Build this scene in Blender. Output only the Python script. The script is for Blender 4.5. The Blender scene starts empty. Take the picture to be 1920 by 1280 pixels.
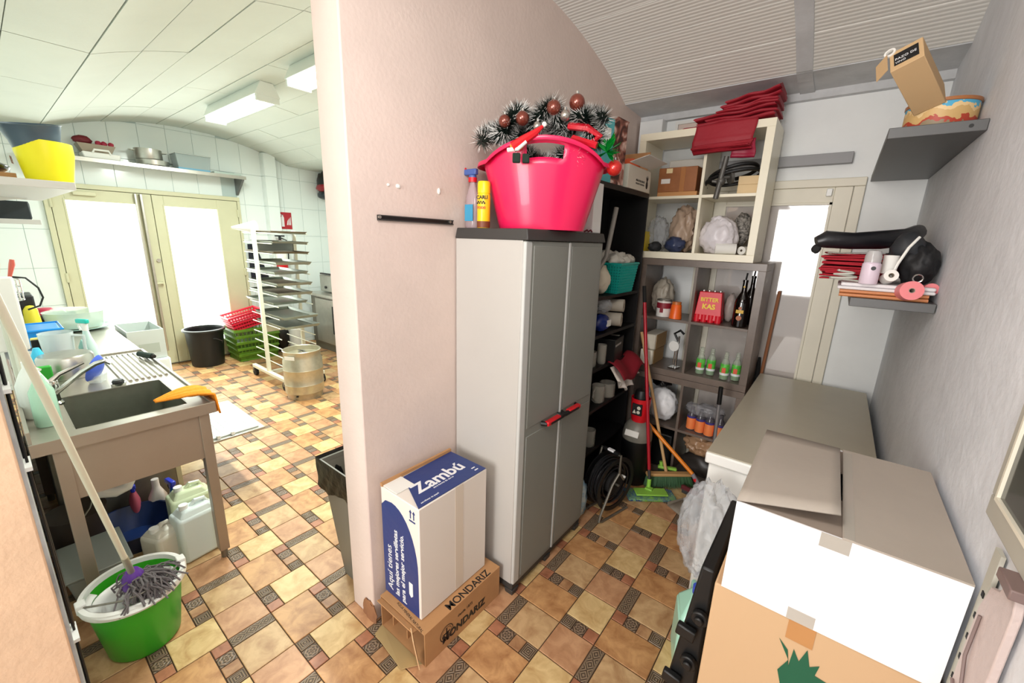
import bpy, bmesh, math, random
from mathutils import Vector, Matrix, noise
from math import sin, cos, pi, radians, sqrt, atan2

C = bpy.context.scene
COL = C.collection
rnd = random.Random(7)

# ------------------------------------------------------------------ camera
cam = bpy.data.cameras.new('camera'); co = bpy.data.objects.new('camera', cam); COL.objects.link(co)
cam.sensor_width = 36.0; cam.lens = 769.98 / 1920 * 36; cam.clip_start = 0.02; cam.clip_end = 60
yaw, pit, rol = radians(37.831), radians(-13.892), radians(1.8446)
fw = Vector((-sin(yaw)*cos(pit), cos(yaw)*cos(pit), sin(pit)))
rt = Vector((cos(yaw), sin(yaw), 0)); up = rt.cross(fw)
r2 = rt*cos(rol) + up*sin(rol); u2 = -rt*sin(rol) + up*cos(rol); bk = -fw
co.matrix_world = Matrix(((r2.x, u2.x, bk.x, 0), (r2.y, u2.y, bk.y, 0), (r2.z, u2.z, bk.z, 1.7), (0, 0, 0, 1)))
C.camera = co

# ------------------------------------------------------------------ light and exposure
C.view_settings.view_transform = 'Standard'; C.view_settings.look = 'None'
C.view_settings.gamma = 1.0; C.view_settings.use_curve_mapping = False
C.view_settings.exposure = 0.35
w = bpy.data.worlds.new('world'); C.world = w; w.use_nodes = True
w.node_tree.nodes['Background'].inputs[0].default_value = (0.93, 0.96, 1.0, 1)
w.node_tree.nodes['Background'].inputs[1].default_value = 0.68

def area(name, loc, target, sx, sy, power, color=(1, 1, 1), spread=180):
    l = bpy.data.lights.new(name, 'AREA'); l.shape = 'RECTANGLE'; l.size = sx; l.size_y = sy
    l.energy = power; l.color = color; l.spread = radians(spread)
    o = bpy.data.objects.new(name, l); COL.objects.link(o); o.location = loc
    o.rotation_euler = (Vector(target) - Vector(loc)).to_track_quat('-Z', 'Y').to_euler()
    return o
# daylight through the open doorway behind the photographer
area('doorway_daylight', (-0.70, -2.4, 1.62), (-0.5, 3.0, 1.1), 1.15, 1.5, 72, (1.0, 0.97, 0.93))
# daylight through the frosted kitchen door leaves
area('kitchen_door_daylight', (-6.45, 1.4, 1.25), (0, 1.4, 1.0), 1.4, 1.7, 30, (0.93, 1.0, 0.96))
# unseen fill added to brighten the storage side, then the fluorescent ceiling fixtures
bl_ = bpy.data.lights.new('storage_fill', 'POINT'); bl_.energy = 23; bl_.color = (1.0, 0.97, 0.94); bl_.shadow_soft_size = 0.22
blo = bpy.data.objects.new('storage_fill', bl_); COL.objects.link(blo); blo.location = (-0.42, 0.35, 2.3)
for lx in (-4.58, -2.82):
    area('fluorescent_light', (lx, 1.72 if lx < -1.5 else 0.9, 2.70 if lx < -1.5 else 2.82), (lx, 1.72 if lx < -1.5 else 0.9, 0), 1.2, 0.14, 48 if lx < -1.5 else 12,
         (0.93, 1.0, 0.92) if lx < -1.5 else (1.0, 0.95, 0.9))

# ------------------------------------------------------------------ materials
def lin(c):
    c = c / 255.0
    return c / 12.92 if c <= 0.04045 else ((c + 0.055) / 1.055) ** 2.4
def rgb(r, g, b): return (lin(r), lin(g), lin(b), 1)
MATS = {}
def M(name, col, rough=0.6, metal=0.0, var=None, bump=None, trans=0.0, alpha=1.0, emit=None, coat=0.0, col2=None, spec=None, ior=None, sheen=0):
    """var=(scale, amount): mottled colour; bump=(scale, strength)"""
    if name in MATS: return MATS[name]
    m = bpy.data.materials.new(name); m.use_nodes = True; nt = m.node_tree
    b = nt.nodes['Principled BSDF']; c = rgb(*col)
    b.inputs['Base Color'].default_value = c; b.inputs['Roughness'].default_value = rough
    b.inputs['Metallic'].default_value = metal; b.inputs['Transmission Weight'].default_value = trans
    b.inputs['Alpha'].default_value = alpha; b.inputs['Coat Weight'].default_value = coat
    if ior: b.inputs['IOR'].default_value = ior
    if emit: b.inputs['Emission Color'].default_value = rgb(*emit[0]); b.inputs['Emission Strength'].default_value = emit[1]
    tc = None
    if var or bump:
        g = nt.nodes.new('ShaderNodeNewGeometry')
    if var:
        n = nt.nodes.new('ShaderNodeTexNoise'); n.inputs['Scale'].default_value = var[0]; n.inputs['Detail'].default_value = 5
        n.inputs['Roughness'].default_value = 0.62
        nt.links.new(g.outputs['Position'], n.inputs['Vector'])
        r = nt.nodes.new('ShaderNodeValToRGB'); r.color_ramp.elements[0].position = 0.32; r.color_ramp.elements[1].position = 0.68
        if col2: a_, b_ = c, rgb(*col2)
        else:
            k = var[1]; a_ = tuple(x*(1-k) for x in c[:3]) + (1,); b_ = tuple(min(1, x*(1+k)) for x in c[:3]) + (1,)
        r.color_ramp.elements[0].color = a_; r.color_ramp.elements[1].color = b_
        nt.links.new(n.outputs['Fac'], r.inputs['Fac']); nt.links.new(r.outputs['Color'], b.inputs['Base Color'])
    if bump:
        n2 = nt.nodes.new('ShaderNodeTexNoise'); n2.inputs['Scale'].default_value = bump[0]; n2.inputs['Detail'].default_value = 4
        nt.links.new(g.outputs['Position'], n2.inputs['Vector'])
        bn = nt.nodes.new('ShaderNodeBump'); bn.inputs['Strength'].default_value = bump[1]; bn.inputs['Distance'].default_value = 0.01
        nt.links.new(n2.outputs['Fac'], bn.inputs['Height']); nt.links.new(bn.outputs['Normal'], b.inputs['Normal'])
    MATS[name] = m
    return m

def carved(name, col, dark, mode):
    """carved stone-look piece: a relief of rings or knots in the piece's own UV"""
    m = bpy.data.materials.new(name); m.use_nodes = True; nt = m.node_tree; N = nt.nodes; L = nt.links
    b = N['Principled BSDF']; b.inputs['Roughness'].default_value = 0.42
    uv = N.new('ShaderNodeUVMap'); sp = N.new('ShaderNodeSeparateXYZ'); L.new(uv.outputs['UV'], sp.inputs[0])
    def mth(op, a, bb=None):
        n = N.new('ShaderNodeMath'); n.operation = op
        for i, v in enumerate((a, bb)):
            if v is None: continue
            if isinstance(v, (int, float)): n.inputs[i].default_value = v
            else: L.new(v, n.inputs[i])
        return n.outputs[0]
    U, V = sp.outputs[0], sp.outputs[1]
    if mode == 'square':      # u,v in 0..1
        a = mth('ABSOLUTE', mth('SUBTRACT', U, 0.5)); c2 = mth('ABSOLUTE', mth('SUBTRACT', V, 0.5))
        d = mth('MAXIMUM', a, c2); h = mth('SINE', mth('MULTIPLY', d, 44.0))
    elif mode == 'rosette':
        a = mth('SUBTRACT', U, 0.5); c2 = mth('SUBTRACT', V, 0.5)
        r = mth('SQRT', mth('ADD', mth('MULTIPLY', a, a), mth('MULTIPLY', c2, c2)))
        ang = mth('ARCTAN2', a, c2)
        h = mth('MULTIPLY', mth('SINE', mth('MULTIPLY', r, 26.0)), mth('COSINE', mth('MULTIPLY', ang, 4.0)))
    else:                     # strip of knots: v 0..3 along the length
        fv = mth('FRACT', V); a = mth('ABSOLUTE', mth('SUBTRACT', U, 0.5)); c2 = mth('ABSOLUTE', mth('SUBTRACT', fv, 0.5))
        r = mth('ADD', mth('MULTIPLY', a, 1.1), c2)
        h1 = mth('SINE', mth('MULTIPLY', r, 24.0)); edge = mth('LESS_THAN', a, 0.36)
        h = mth('MULTIPLY', h1, edge)
    cr = N.new('ShaderNodeValToRGB'); cr.color_ramp.elements[0].position = 0.3; cr.color_ramp.elements[1].position = 0.62
    cr.color_ramp.elements[0].color = rgb(*dark); cr.color_ramp.elements[1].color = rgb(*col)
    hh = mth('ADD', mth('MULTIPLY', h, 0.5), 0.5)
    L.new(hh, cr.inputs['Fac']); L.new(cr.outputs['Color'], b.inputs['Base Color'])
    bn = N.new('ShaderNodeBump'); bn.inputs['Strength'].default_value = 0.6; bn.inputs['Distance'].default_value = 0.004
    L.new(hh, bn.inputs['Height']); L.new(bn.outputs['Normal'], b.inputs['Normal'])
    MATS[name] = m
    return m

def stripes(name, col, dark, axis, freq, strength=0.3, rough=0.7, amt=1.0):
    """fine ribs running across one world axis"""
    m = bpy.data.materials.new(name); m.use_nodes = True; nt = m.node_tree; N = nt.nodes; L = nt.links
    b = N['Principled BSDF']; b.inputs['Roughness'].default_value = rough
    g = N.new('ShaderNodeNewGeometry'); wv = N.new('ShaderNodeTexWave'); wv.bands_direction = axis
    wv.inputs['Scale'].default_value = freq; wv.inputs['Distortion'].default_value = 0.6; wv.inputs['Detail'].default_value = 2
    L.new(g.outputs['Position'], wv.inputs['Vector'])
    cr = N.new('ShaderNodeValToRGB'); cr.color_ramp.elements[0].color = rgb(*dark); cr.color_ramp.elements[1].color = rgb(*col)
    cr.color_ramp.elements[0].position = 0.0; cr.color_ramp.elements[1].position = 0.45
    L.new(wv.outputs['Fac'], cr.inputs['Fac']); L.new(cr.outputs['Color'], b.inputs['Base Color'])
    bn = N.new('ShaderNodeBump'); bn.inputs['Strength'].default_value = strength; bn.inputs['Distance'].default_value = 0.004
    L.new(wv.outputs['Fac'], bn.inputs['Height']); L.new(bn.outputs['Normal'], b.inputs['Normal'])
    MATS[name] = m
    return m

# ------------------------------------------------------------------ mesh building
class MB:
    def __init__(s): s.v = []; s.f = []; s.sm = 0
    def add(s, vs, fs):
        o = len(s.v); s.v += [tuple(v) for v in vs]; s.f += [tuple(i+o for i in f) for f in fs]; return s
    def box(s, x0, y0, z0, x1, y1, z1):
        vs = [(x0,y0,z0),(x1,y0,z0),(x1,y1,z0),(x0,y1,z0),(x0,y0,z1),(x1,y0,z1),(x1,y1,z1),(x0,y1,z1)]
        return s.add(vs, [(0,3,2,1),(4,5,6,7),(0,1,5,4),(1,2,6,5),(2,3,7,6),(3,0,4,7)])
    def obox(s, c, sz, rot=None):
        """box of size sz centred on c, turned by matrix or euler rot"""
        if rot is None: R = Matrix.Identity(3)
        elif isinstance(rot, Matrix): R = rot.to_3x3()
        else:
            from mathutils import Euler
            R = Euler(rot).to_matrix()
        a, b, d = sz[0]/2, sz[1]/2, sz[2]/2
        vs = [Vector(c) + R @ Vector(p) for p in [(-a,-b,-d),(a,-b,-d),(a,b,-d),(-a,b,-d),(-a,-b,d),(a,-b,d),(a,b,d),(-a,b,d)]]
        return s.add(vs, [(0,3,2,1),(4,5,6,7),(0,1,5,4),(1,2,6,5),(2,3,7,6),(3,0,4,7)])
    def frus(s, b, t):
        """b, t = (x0,y0,x1,y1,z): tapered box"""
        vs = [(b[0],b[1],b[4]),(b[2],b[1],b[4]),(b[2],b[3],b[4]),(b[0],b[3],b[4]),(t[0],t[1],t[4]),(t[2],t[1],t[4]),(t[2],t[3],t[4]),(t[0],t[3],t[4])]
        return s.add(vs, [(0,3,2,1),(4,5,6,7),(0,1,5,4),(1,2,6,5),(2,3,7,6),(3,0,4,7)])
    def cyl(s, p0, p1, r0, r1=None, n=16, caps=True):
        if r1 is None: r1 = r0
        p0, p1 = Vector(p0), Vector(p1); d = (p1-p0).normalized(); a = d.orthogonal().normalized(); b = d.cross(a)
        vs = []
        for p, r in ((p0, r0), (p1, r1)):
            for i in range(n):
                t = 2*pi*i/n; vs.append(p + a*(r*cos(t)) + b*(r*sin(t)))
        fs = [(i, (i+1)%n, n+(i+1)%n, n+i) for i in range(n)]
        if caps: fs += [tuple(range(n-1, -1, -1)), tuple(range(n, 2*n))]
        return s.add(vs, fs)
    def lathe(s, prof, n=24, c=(0,0,0), sx=1, sy=1, mat=None):
        """profile of (radius, z) turned round z"""
        vs = []; c = Vector(c)
        for r, z in prof:
            for i in range(n):
                t = 2*pi*i/n; p = Vector((r*cos(t)*sx, r*sin(t)*sy, z))
                if mat is not None: p = mat @ p
                vs.append(p + c)
        fs = []
        for k in range(len(prof)-1):
            for i in range(n): fs.append((k*n+i, k*n+(i+1)%n, (k+1)*n+(i+1)%n, (k+1)*n+i))
        closed = max(abs(prof[0][0]-prof[-1][0]), abs(prof[0][1]-prof[-1][1])) < 1e-6
        if prof[0][0] > 1e-4 and not closed: fs.append(tuple(range(n-1, -1, -1)))
        if prof[-1][0] > 1e-4 and not closed: fs.append(tuple(range((len(prof)-1)*n, len(prof)*n)))
        return s.add(vs, fs)
    def tube(s, pts, r, n=8, closed=False, rr=None):
        P = [Vector(p) for p in pts]; k = len(P); vs = []; prev = None
        for i in range(k):
            if closed: d = (P[(i+1)%k] - P[i-1])
            else: d = P[min(i+1, k-1)] - P[max(i-1, 0)]
            d.normalize()
            a = d.orthogonal().normalized() if prev is None else (prev - d*prev.dot(d)).normalized()
            prev = a; b = d.cross(a); q = rr[i] if rr else r
            for j in range(n):
                t = 2*pi*j/n; vs.append(P[i] + a*(q*cos(t)) + b*(q*sin(t)))
        fs = []
        for i in range(k if closed else k-1):
            for j in range(n): fs.append((i*n+j, i*n+(j+1)%n, ((i+1)%k)*n+(j+1)%n, ((i+1)%k)*n+j))
        if not closed: fs += [tuple(range(n-1, -1, -1)), tuple(range((k-1)*n, k*n))]
        return s.add(vs, fs)
    def sheet(s, f, nu, nv, th=0.0):
        """surface f(u, v), u and v in 0..1, optional thickness along z"""
        vs = [f(i/nu, j/nv) for j in range(nv+1) for i in range(nu+1)]
        fs = [(j*(nu+1)+i, j*(nu+1)+i+1, (j+1)*(nu+1)+i+1, (j+1)*(nu+1)+i) for j in range(nv) for i in range(nu)]
        s.add(vs, fs)
        return s
    def prism(s, poly, axis, a, b):
        """polygon in the two other axes pushed from a to b along axis"""
        n = len(poly); vs = []
        for q in (a, b):
            for p in poly:
                v = list(p); v.insert(axis, q); vs.append(tuple(v))
        fs = [tuple(range(n-1, -1, -1)), tuple(range(n, 2*n))] + [(i, (i+1)%n, n+(i+1)%n, n+i) for i in range(n)]
        return s.add(vs, fs)
    def blob(s, c, r, seed=0, amp=0.25, freq=2.0, sub=3, flat=None, ridge=True, mat=None, az=1.0):
        """crumpled lump: icosphere with ridged noise"""
        s.sm = 85
        bm = bmesh.new(); bmesh.ops.create_icosphere(bm, subdivisions=sub, radius=1)
        off = Vector((seed*7.3, seed*3.1, seed*1.7)); c = Vector(c)
        vs = []
        for v in bm.verts:
            p = v.co.normalized(); pz = Vector((p.x, p.y, p.z*az)); q = noise.noise(pz*freq+off); q2 = noise.noise(pz*freq*2.3+off)
            if ridge: h = 1 + amp*(0.6 - abs(q)*2.2) + amp*0.5*(0.4-abs(q2)*2)
            else: h = 1 + amp*q + amp*0.4*q2
            p = Vector((p.x*r[0], p.y*r[1], p.z*r[2]))*h
            if mat is not None: p = mat @ p
            p = p + c
            if flat is not None and p.z < flat: p.z = flat + 0.0005*q
            vs.append(p)
        fs = [tuple(v.index for v in f.verts) for f in bm.faces]; bm.free()
        return s.add(vs, fs)
    def mesh(s, name, smooth=None, uvf=None):
        me = bpy.data.meshes.new(name); me.from_pydata(s.v, [], s.f); me.update()
        bm = bmesh.new(); bm.from_mesh(me); bmesh.ops.recalc_face_normals(bm, faces=bm.faces); bm.to_mesh(me); bm.free()
        if smooth is not None and len(me.polygons):
            me.polygons.foreach_set('use_smooth', [True]*len(me.polygons))
            me.set_sharp_from_angle(angle=radians(smooth))
        if uvf:
            ul = me.uv_layers.new(name='UVMap')
            for lp in me.loops: ul.data[lp.index].uv = uvf(me.vertices[lp.vertex_index].co)
        return me

def tag(o, label=None, cat=None, group=None, kind=None):
    if label: o['label'] = label
    if cat: o['category'] = cat
    if group: o['group'] = group
    if kind: o['kind'] = kind
    return o
def thing(name, label, cat, loc=(0, 0, 0), rz=0.0, group=None):
    o = bpy.data.objects.new(name, None); o.empty_display_size = 0.1; COL.objects.link(o)
    o.location = loc; o.rotation_euler = (0, 0, rz)
    return tag(o, label, cat, group)
def part(name, mb, mat, parent=None, smooth=35, bevel=0, label=None, loc=None, rot=None, kind=None, seg=2, solid=0, sub=0):
    me = mb if isinstance(mb, bpy.types.Mesh) else mb.mesh(name, max(smooth, mb.sm) if smooth is not None else None)
    if not len(me.materials): me.materials.append(mat)
    o = bpy.data.objects.new(name, me); COL.objects.link(o)
    if parent is not None: o.parent = parent
    if loc is not None: o.location = loc
    if rot is not None: o.rotation_euler = rot
    if solid:
        m = o.modifiers.new('solid', 'SOLIDIFY'); m.thickness = solid; m.offset = 0
    if bevel:
        m = o.modifiers.new('bevel', 'BEVEL'); m.width = bevel; m.segments = seg; m.limit_method = 'ANGLE'; m.angle_limit = radians(40)
    if sub:
        m = o.modifiers.new('sub', 'SUBSURF'); m.levels = sub; m.render_levels = sub
    return tag(o, label, None, None, kind)
def single(name, mb, mat, label, cat, loc=(0,0,0), group=None, **k):
    o = part(name, mb, mat, None, loc=loc, **k); return tag(o, label, cat, group)
def struct(name, mb, mat, **k):
    o = part(name, mb, mat, None, **k); o['kind'] = 'structure'; return o
def copy_tree(o, parent=None, **new):
    c = o.copy(); COL.objects.link(c)
    if parent is not None: c.parent = parent
    for ch in [x for x in bpy.data.objects if x.parent == o and x is not c]: copy_tree(ch, c)
    for k, v in new.items():
        if k == 'loc': c.location = v
        elif k == 'rz': c.rotation_euler = (0, 0, v)
        else: c[k] = v
    return c
def text(body, size, mat, parent, origin, xdir, ydir, name='lettering', depth=0.0004, spacing=1.0, align='LEFT', label=None, bold=0.0, shear=0.0):
    """flat print: text laid along xdir with its up along ydir, in the parent's space"""
    cu = bpy.data.curves.new(name, 'FONT'); cu.body = body; cu.size = size; cu.extrude = depth; cu.space_character = spacing
    cu.align_x = align; cu.offset = bold; cu.shear = shear; cu.resolution_u = 3
    t = bpy.data.objects.new(name, cu); COL.objects.link(t)
    dg = bpy.context.evaluated_depsgraph_get(); me = bpy.data.meshes.new_from_object(t.evaluated_get(dg))
    bpy.data.objects.remove(t); me.name = name; me.materials.clear(); me.materials.append(mat)
    o = bpy.data.objects.new(name, me); COL.objects.link(o); o.parent = parent
    X = Vector(xdir).normalized(); Y = Vector(ydir).normalized(); Z = X.cross(Y)
    o.matrix_local = Matrix(((X.x, Y.x, Z.x, origin[0]), (X.y, Y.y, Z.y, origin[1]), (X.z, Y.z, Z.z, origin[2]), (0, 0, 0, 1)))
    if label: o['label'] = label
    return o

# common materials
m_plaster = M('painted_plaster', (222, 203, 193), 0.75, var=(2.5, 0.05), bump=(60, 0.12))
m_plaster_r = M('rough_grey_plaster', (216, 218, 222), 0.8, var=(7, 0.06), bump=(28, 0.3))
m_plaster_w = M('white_wall_paint', (238, 240, 239), 0.7, var=(2, 0.04), bump=(50, 0.1))
m_orange_wall = M('apricot_wall_paint', (232, 196, 162), 0.75, var=(9, 0.06), bump=(70, 0.15))
m_ceil_k = M('smooth_ceiling_board', (214, 220, 211), 0.65, var=(1.3, 0.04), bump=(30, 0.08))
m_ceil_s = stripes('ribbed_ceiling_board', (238, 235, 228), (216, 213, 206), 'Y', 14.0, 0.35)
m_ceil_g = M('ceiling_joint', (110, 112, 108), 0.8)
m_beam = M('grey_ceiling_beam', (206, 207, 208), 0.7, var=(5, 0.12), bump=(30, 0.1))
m_tile_w = M('white_glazed_tile', (234, 242, 240), 0.12, var=(0.8, 0.02))
m_grout_w = M('wall_tile_joint', (188, 204, 202), 0.8)
m_steel = M('brushed_steel', (186, 184, 176), 0.32, 0.85, var=(18, 0.06))
m_steel_d = M('worn_dark_steel', (132, 128, 118), 0.42, 0.7, var=(9, 0.12))
m_chrome = M('chrome', (215, 215, 212), 0.12, 1.0)
m_black = M('black_plastic', (14, 15, 16), 0.45)
m_blackm = M('matt_black', (20, 19, 19), 0.8)
m_white = M('white_plastic', (236, 236, 232), 0.35)
m_cream = M('cream_door_paint', (206, 204, 172), 0.4, var=(4, 0.03))
m_cream2 = M('off_white_door_paint', (228, 222, 204), 0.45, var=(4, 0.03))
m_card = M('brown_cardboard', (188, 140, 94), 0.85, var=(14, 0.05))
m_cardw = M('white_cardboard', (238, 236, 232), 0.6)
m_cardg = M('grey_cardboard', (168, 158, 147), 0.8, var=(3, 0.05), bump=(18, 0.1))
m_black_print = M('black_print', (32, 26, 24), 0.6)
m_white_print = M('white_print', (238, 238, 240), 0.6)
m_paper = M('white_paper', (240, 238, 232), 0.8)
m_clear = M('clear_plastic', (225, 232, 230), 0.12, 0.0, alpha=0.32)
m_bag = M('frosted_plastic_film', (214, 218, 222), 0.25, 0.0, alpha=0.34, bump=(16, 1.0))
m_glass = M('clear_glass', (235, 240, 238), 0.03, 0.0, trans=0.9, alpha=0.6, ior=1.45)
m_red = M('red_plastic', (206, 22, 34), 0.35)
m_rubber = M('grey_rubber', (60, 60, 60), 0.7)
# ------------------------------------------------------------------ ceiling profile: a shallow vault along x
def zc(y):
    if y <= 0.58: return 2.65 + 0.0*y
    if y >= 2.98: return 2.642 - (y-2.98)*0.045
    R = (1.2**2 + 0.25**2)/(2*0.25)
    return 2.648 + 0.25 - (R - sqrt(R*R - (y-1.78)**2))
XW = -6.6; XP0, XP1 = -1.547, -1.379; XR = 0.30; YB = 3.33; YK = 3.75

# floor: bed, then every tile of the printed stone pattern that can be told apart
bed = struct('floor', MB().box(XW-0.1, -3.0, -0.06, 0.6, YK+0.1, -0.005), M('floor_joint', (74, 52, 36), 0.7))
def tilemat(name, base, c2, rough=0.46):
    m = bpy.data.materials.new(name); m.use_nodes = True; nt = m.node_tree; N = nt.nodes; L = nt.links
    b = N['Principled BSDF']; b.inputs['Roughness'].default_value = rough
    g = N.new('ShaderNodeNewGeometry'); n = N.new('ShaderNodeTexNoise'); n.inputs['Scale'].default_value = 13; n.inputs['Detail'].default_value = 6; n.inputs['Roughness'].default_value = 0.6; n.inputs['Distortion'].default_value = 0.6
    oi = N.new('ShaderNodeObjectInfo'); add = N.new('ShaderNodeVectorMath'); add.operation = 'ADD'
    L.new(g.outputs['Position'], add.inputs[0]); L.new(oi.outputs['Random'], add.inputs[1]); L.new(add.outputs[0], n.inputs['Vector'])
    cr = N.new('ShaderNodeValToRGB'); e = cr.color_ramp.elements
    e[0].position = 0.3; e[0].color = rgb(*c2); e[1].position = 0.62; e[1].color = rgb(*base)
    L.new(n.outputs['Fac'], cr.inputs['Fac']); L.new(cr.outputs['Color'], b.inputs['Base Color'])
    bn = N.new('ShaderNodeBump'); bn.inputs['Strength'].default_value = 0.12; bn.inputs['Distance'].default_value = 0.004
    L.new(n.outputs['Fac'], bn.inputs['Height']); L.new(bn.outputs['Normal'], b.inputs['Normal'])
    return m
tm = dict(cream=tilemat('cream_stone_tile', (226, 196, 140), (190, 150, 96)),
          tan=tilemat('tan_stone_tile', (208, 172, 126), (168, 126, 84)),
          orange=tilemat('orange_stone_tile', (208, 158, 106), (162, 110, 66)),
          red=tilemat('russet_stone_tile', (204, 156, 116), (168, 118, 82)),
          pink=tilemat('small_russet_tile', (182, 122, 90), (142, 88, 62)),
          beige=tilemat('small_beige_tile', (190, 146, 104), (146, 100, 66)),
          strip=carved('carved_strip_tile', (146, 124, 100), (84, 68, 54), 'strip'),
          square=carved('carved_square_tile', (144, 122, 98), (78, 62, 50), 'square'),
          rosette=carved('carved_rosette_tile', (144, 120, 98), (80, 64, 50), 'rosette'))
PX, PY = 0.4085, 0.4085; X0, Y0 = -1.783, 0.378
g_ = 0.0022
A, B = 0.2345, 0.172      # wide and narrow spans
PIECES = [('strip', 0, 0, .055, B), ('tan', .055, 0, A, B),
          ('orange', 0, B, A, B+.172)] + \
         [(k, i*A/4, B+.172, (i+1)*A/4, PY) for i, k in enumerate(('pink', 'rosette', 'beige', 'square'))] + \
         [('red', A, 0, PX, B)] + \
         [(k, A+i*(PX-A)/3, B, A+(i+1)*(PX-A)/3, B+.062) for i, k in enumerate(('square', 'rosette', 'pink'))] + \
         [('cream', A, B+.062, PX, PY)]
tile_mesh = []
for k, x0, y0, x1, y1 in PIECES:
    w_, h_ = x1-x0-2*g_, y1-y0-2*g_; b_ = 0.0022
    mb = MB().frus((-w_/2, -h_/2, w_/2, h_/2, -0.006), (-w_/2, -h_/2, w_/2, h_/2, -b_*0.6)); mb.f = mb.f[:1] + mb.f[2:]
    mb.add([(-w_/2, -h_/2, -b_*0.6), (w_/2, -h_/2, -b_*0.6), (w_/2, h_/2, -b_*0.6), (-w_/2, h_/2, -b_*0.6), (-w_/2+b_, -h_/2+b_, 0), (w_/2-b_, -h_/2+b_, 0), (w_/2-b_, h_/2-b_, 0), (-w_/2+b_, h_/2-b_, 0)],
           [(4, 5, 6, 7), (0, 1, 5, 4), (1, 2, 6, 5), (2, 3, 7, 6), (3, 0, 4, 7)])
    rep = 3 if k == 'strip' else 1
    me = mb.mesh('tile', None, lambda c, w_=w_, h_=h_, rep=rep: (c.x/w_+0.5, (c.y/h_+0.5)*rep)); me.materials.append(tm[k]); tile_mesh.append(me)
def on_view(x, y):
    p = co.matrix_world.inverted() @ Vector((x, y, 0))
    if p.z > -0.3: return None
    u = 960 + 769.98*p.x/-p.z; v = 640 - 769.98*p.y/-p.z
    return (u, v, -p.z) if -60 < u < 1980 and -30 < v < 1340 else None
def hidden(x, y):      # under or behind furniture
    return (XP0 < x < XP1 and y > 0.85) or (-1.38 < x < -1.0 and y > 1.36) or (x > -0.28) or (-1.34 < x < -1.06 and 0.86 < y < 1.3) or \
           (x < -1.54 and y > 0.9 + (-1.379-x)*0.83/0.811*1.0 + 0.25*0) and (y/-x > 0.62) or (x < -1.6 and y < 0.02) or (x < XW) or y > YB and x > -1.6 or y > 3.0 and x < -1.6
cand = []
for i in range(-13, 6):
    for j in range(-2, 9):
        for k, (nm, x0, y0, x1, y1) in enumerate(PIECES):
            cx, cy = X0+i*PX+(x0+x1)/2, Y0+j*PY+(y0+y1)/2
            if cx < XW or cx > 0.4 or cy < -0.3 or cy > YK: continue
            vw = on_view(cx, cy)
            size = 0 if (vw is None or hidden(cx, cy)) else sqrt((x1-x0)*(y1-y0))/vw[2]
            cand.append((size, cx, cy, k))
cand.sort(reverse=True)
rest = {}
for n, (s_, cx, cy, k) in enumerate(cand):
    if n < 300 and s_ > 0:
        o = bpy.data.objects.new('tile', tile_mesh[k]); COL.objects.link(o); o.parent = bed; o.location = (cx, cy, rnd.uniform(-0.0006, 0.0006))
    else: rest.setdefault(k, []).append((cx, cy))
bm = bmesh.new(); uvl = bm.loops.layers.uv.new('UVMap'); mats = []
vs, fs, uvs, mi = [], [], [], []
for k, L_ in rest.items():
    me = tile_mesh[k]; mats.append(me.materials[0])
    mv = [v.co.copy() for v in me.vertices]; mp = [list(p.vertices) for p in me.polygons]
    mu = [[tuple(me.uv_layers[0].data[li].uv) for li in p.loop_indices] for p in me.polygons]
    for cx, cy in L_:
        o = len(vs); vs += [(v.x+cx, v.y+cy, v.z) for v in mv]
        for p, u in zip(mp, mu): fs.append([q+o for q in p]); uvs += u; mi.append(len(mats)-1)
bm.free()
me = bpy.data.meshes.new('tile_field'); me.from_pydata(vs, [], fs); ul = me.uv_layers.new(name='UVMap')
for i, u in enumerate(uvs): ul.data[i].uv = u
for m in mats: me.materials.append(m)
me.polygons.foreach_set('material_index', mi); me.update()
o = bpy.data.objects.new('tile_field', me); COL.objects.link(o); o.parent = bed; o['kind'] = 'stuff'; o['label'] = 'the farther stone-pattern floor tiles'

# walls
def section(y0, y1, lift=0.03, n=26, zb=0.0):
    ys = [y0+(y1-y0)*i/n for i in range(n+1)]
    return [(y0, zb)] + [(y1, zb)] + [(y, zc(y)+lift) for y in reversed(ys)]
wl = struct('wall_middle', MB().prism(section(0.828, YB+0.1), 0, XP0, XP1), m_plaster, smooth=30, bevel=0.006)
part('wall_plug', MB().blob((XP1+0.002, 1.035, 1.885), (0.006, 0.011, 0.008), 1, sub=2), m_paper, wl)
part('wall_plug', MB().blob((XP1+0.002, 1.24, 1.888), (0.006, 0.009, 0.013), 2, sub=2), m_paper, wl)
part('wall_plug', MB().blob((XP1+0.002, 0.99, 1.885), (0.004, 0.007, 0.005), 3, sub=2), m_paper, wl)
part('worn_patch', MB().blob((XP1-.03, .826, .03), (.05, .008, .07), 6, .3, 2, 3), M('bare_brown_plaster', (150, 104, 72), .9), wl)
wf = struct('wall_front', MB().prism(section(-0.9, -0.026), 0, XP0, XP1), m_orange_wall, bevel=0.004)
m_jamb = M('worn_grey_jamb', (196, 198, 196), 0.7, col2=(110, 110, 110), var=(3.0, 0))
part('jamb_face', MB().box(XP0, -0.026, 0, XP1-0.004, -0.02, 2.6), m_jamb, wf)
tb = MB().tube([(XP0+0.03+0.01*sin(i*1.3), -0.014+0.002*cos(i), 0.05+i*0.12) for i in range(19)], 0.0038, 6)
tb.tube([(XP0+0.055+0.006*sin(i*0.9+1), -0.014, 0.05+i*0.12) for i in range(19)], 0.0028, 6)
cb = single('wall_cable', tb, m_black, 'pair of black cables clipped down the end of the apricot wall', 'cable')
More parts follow.
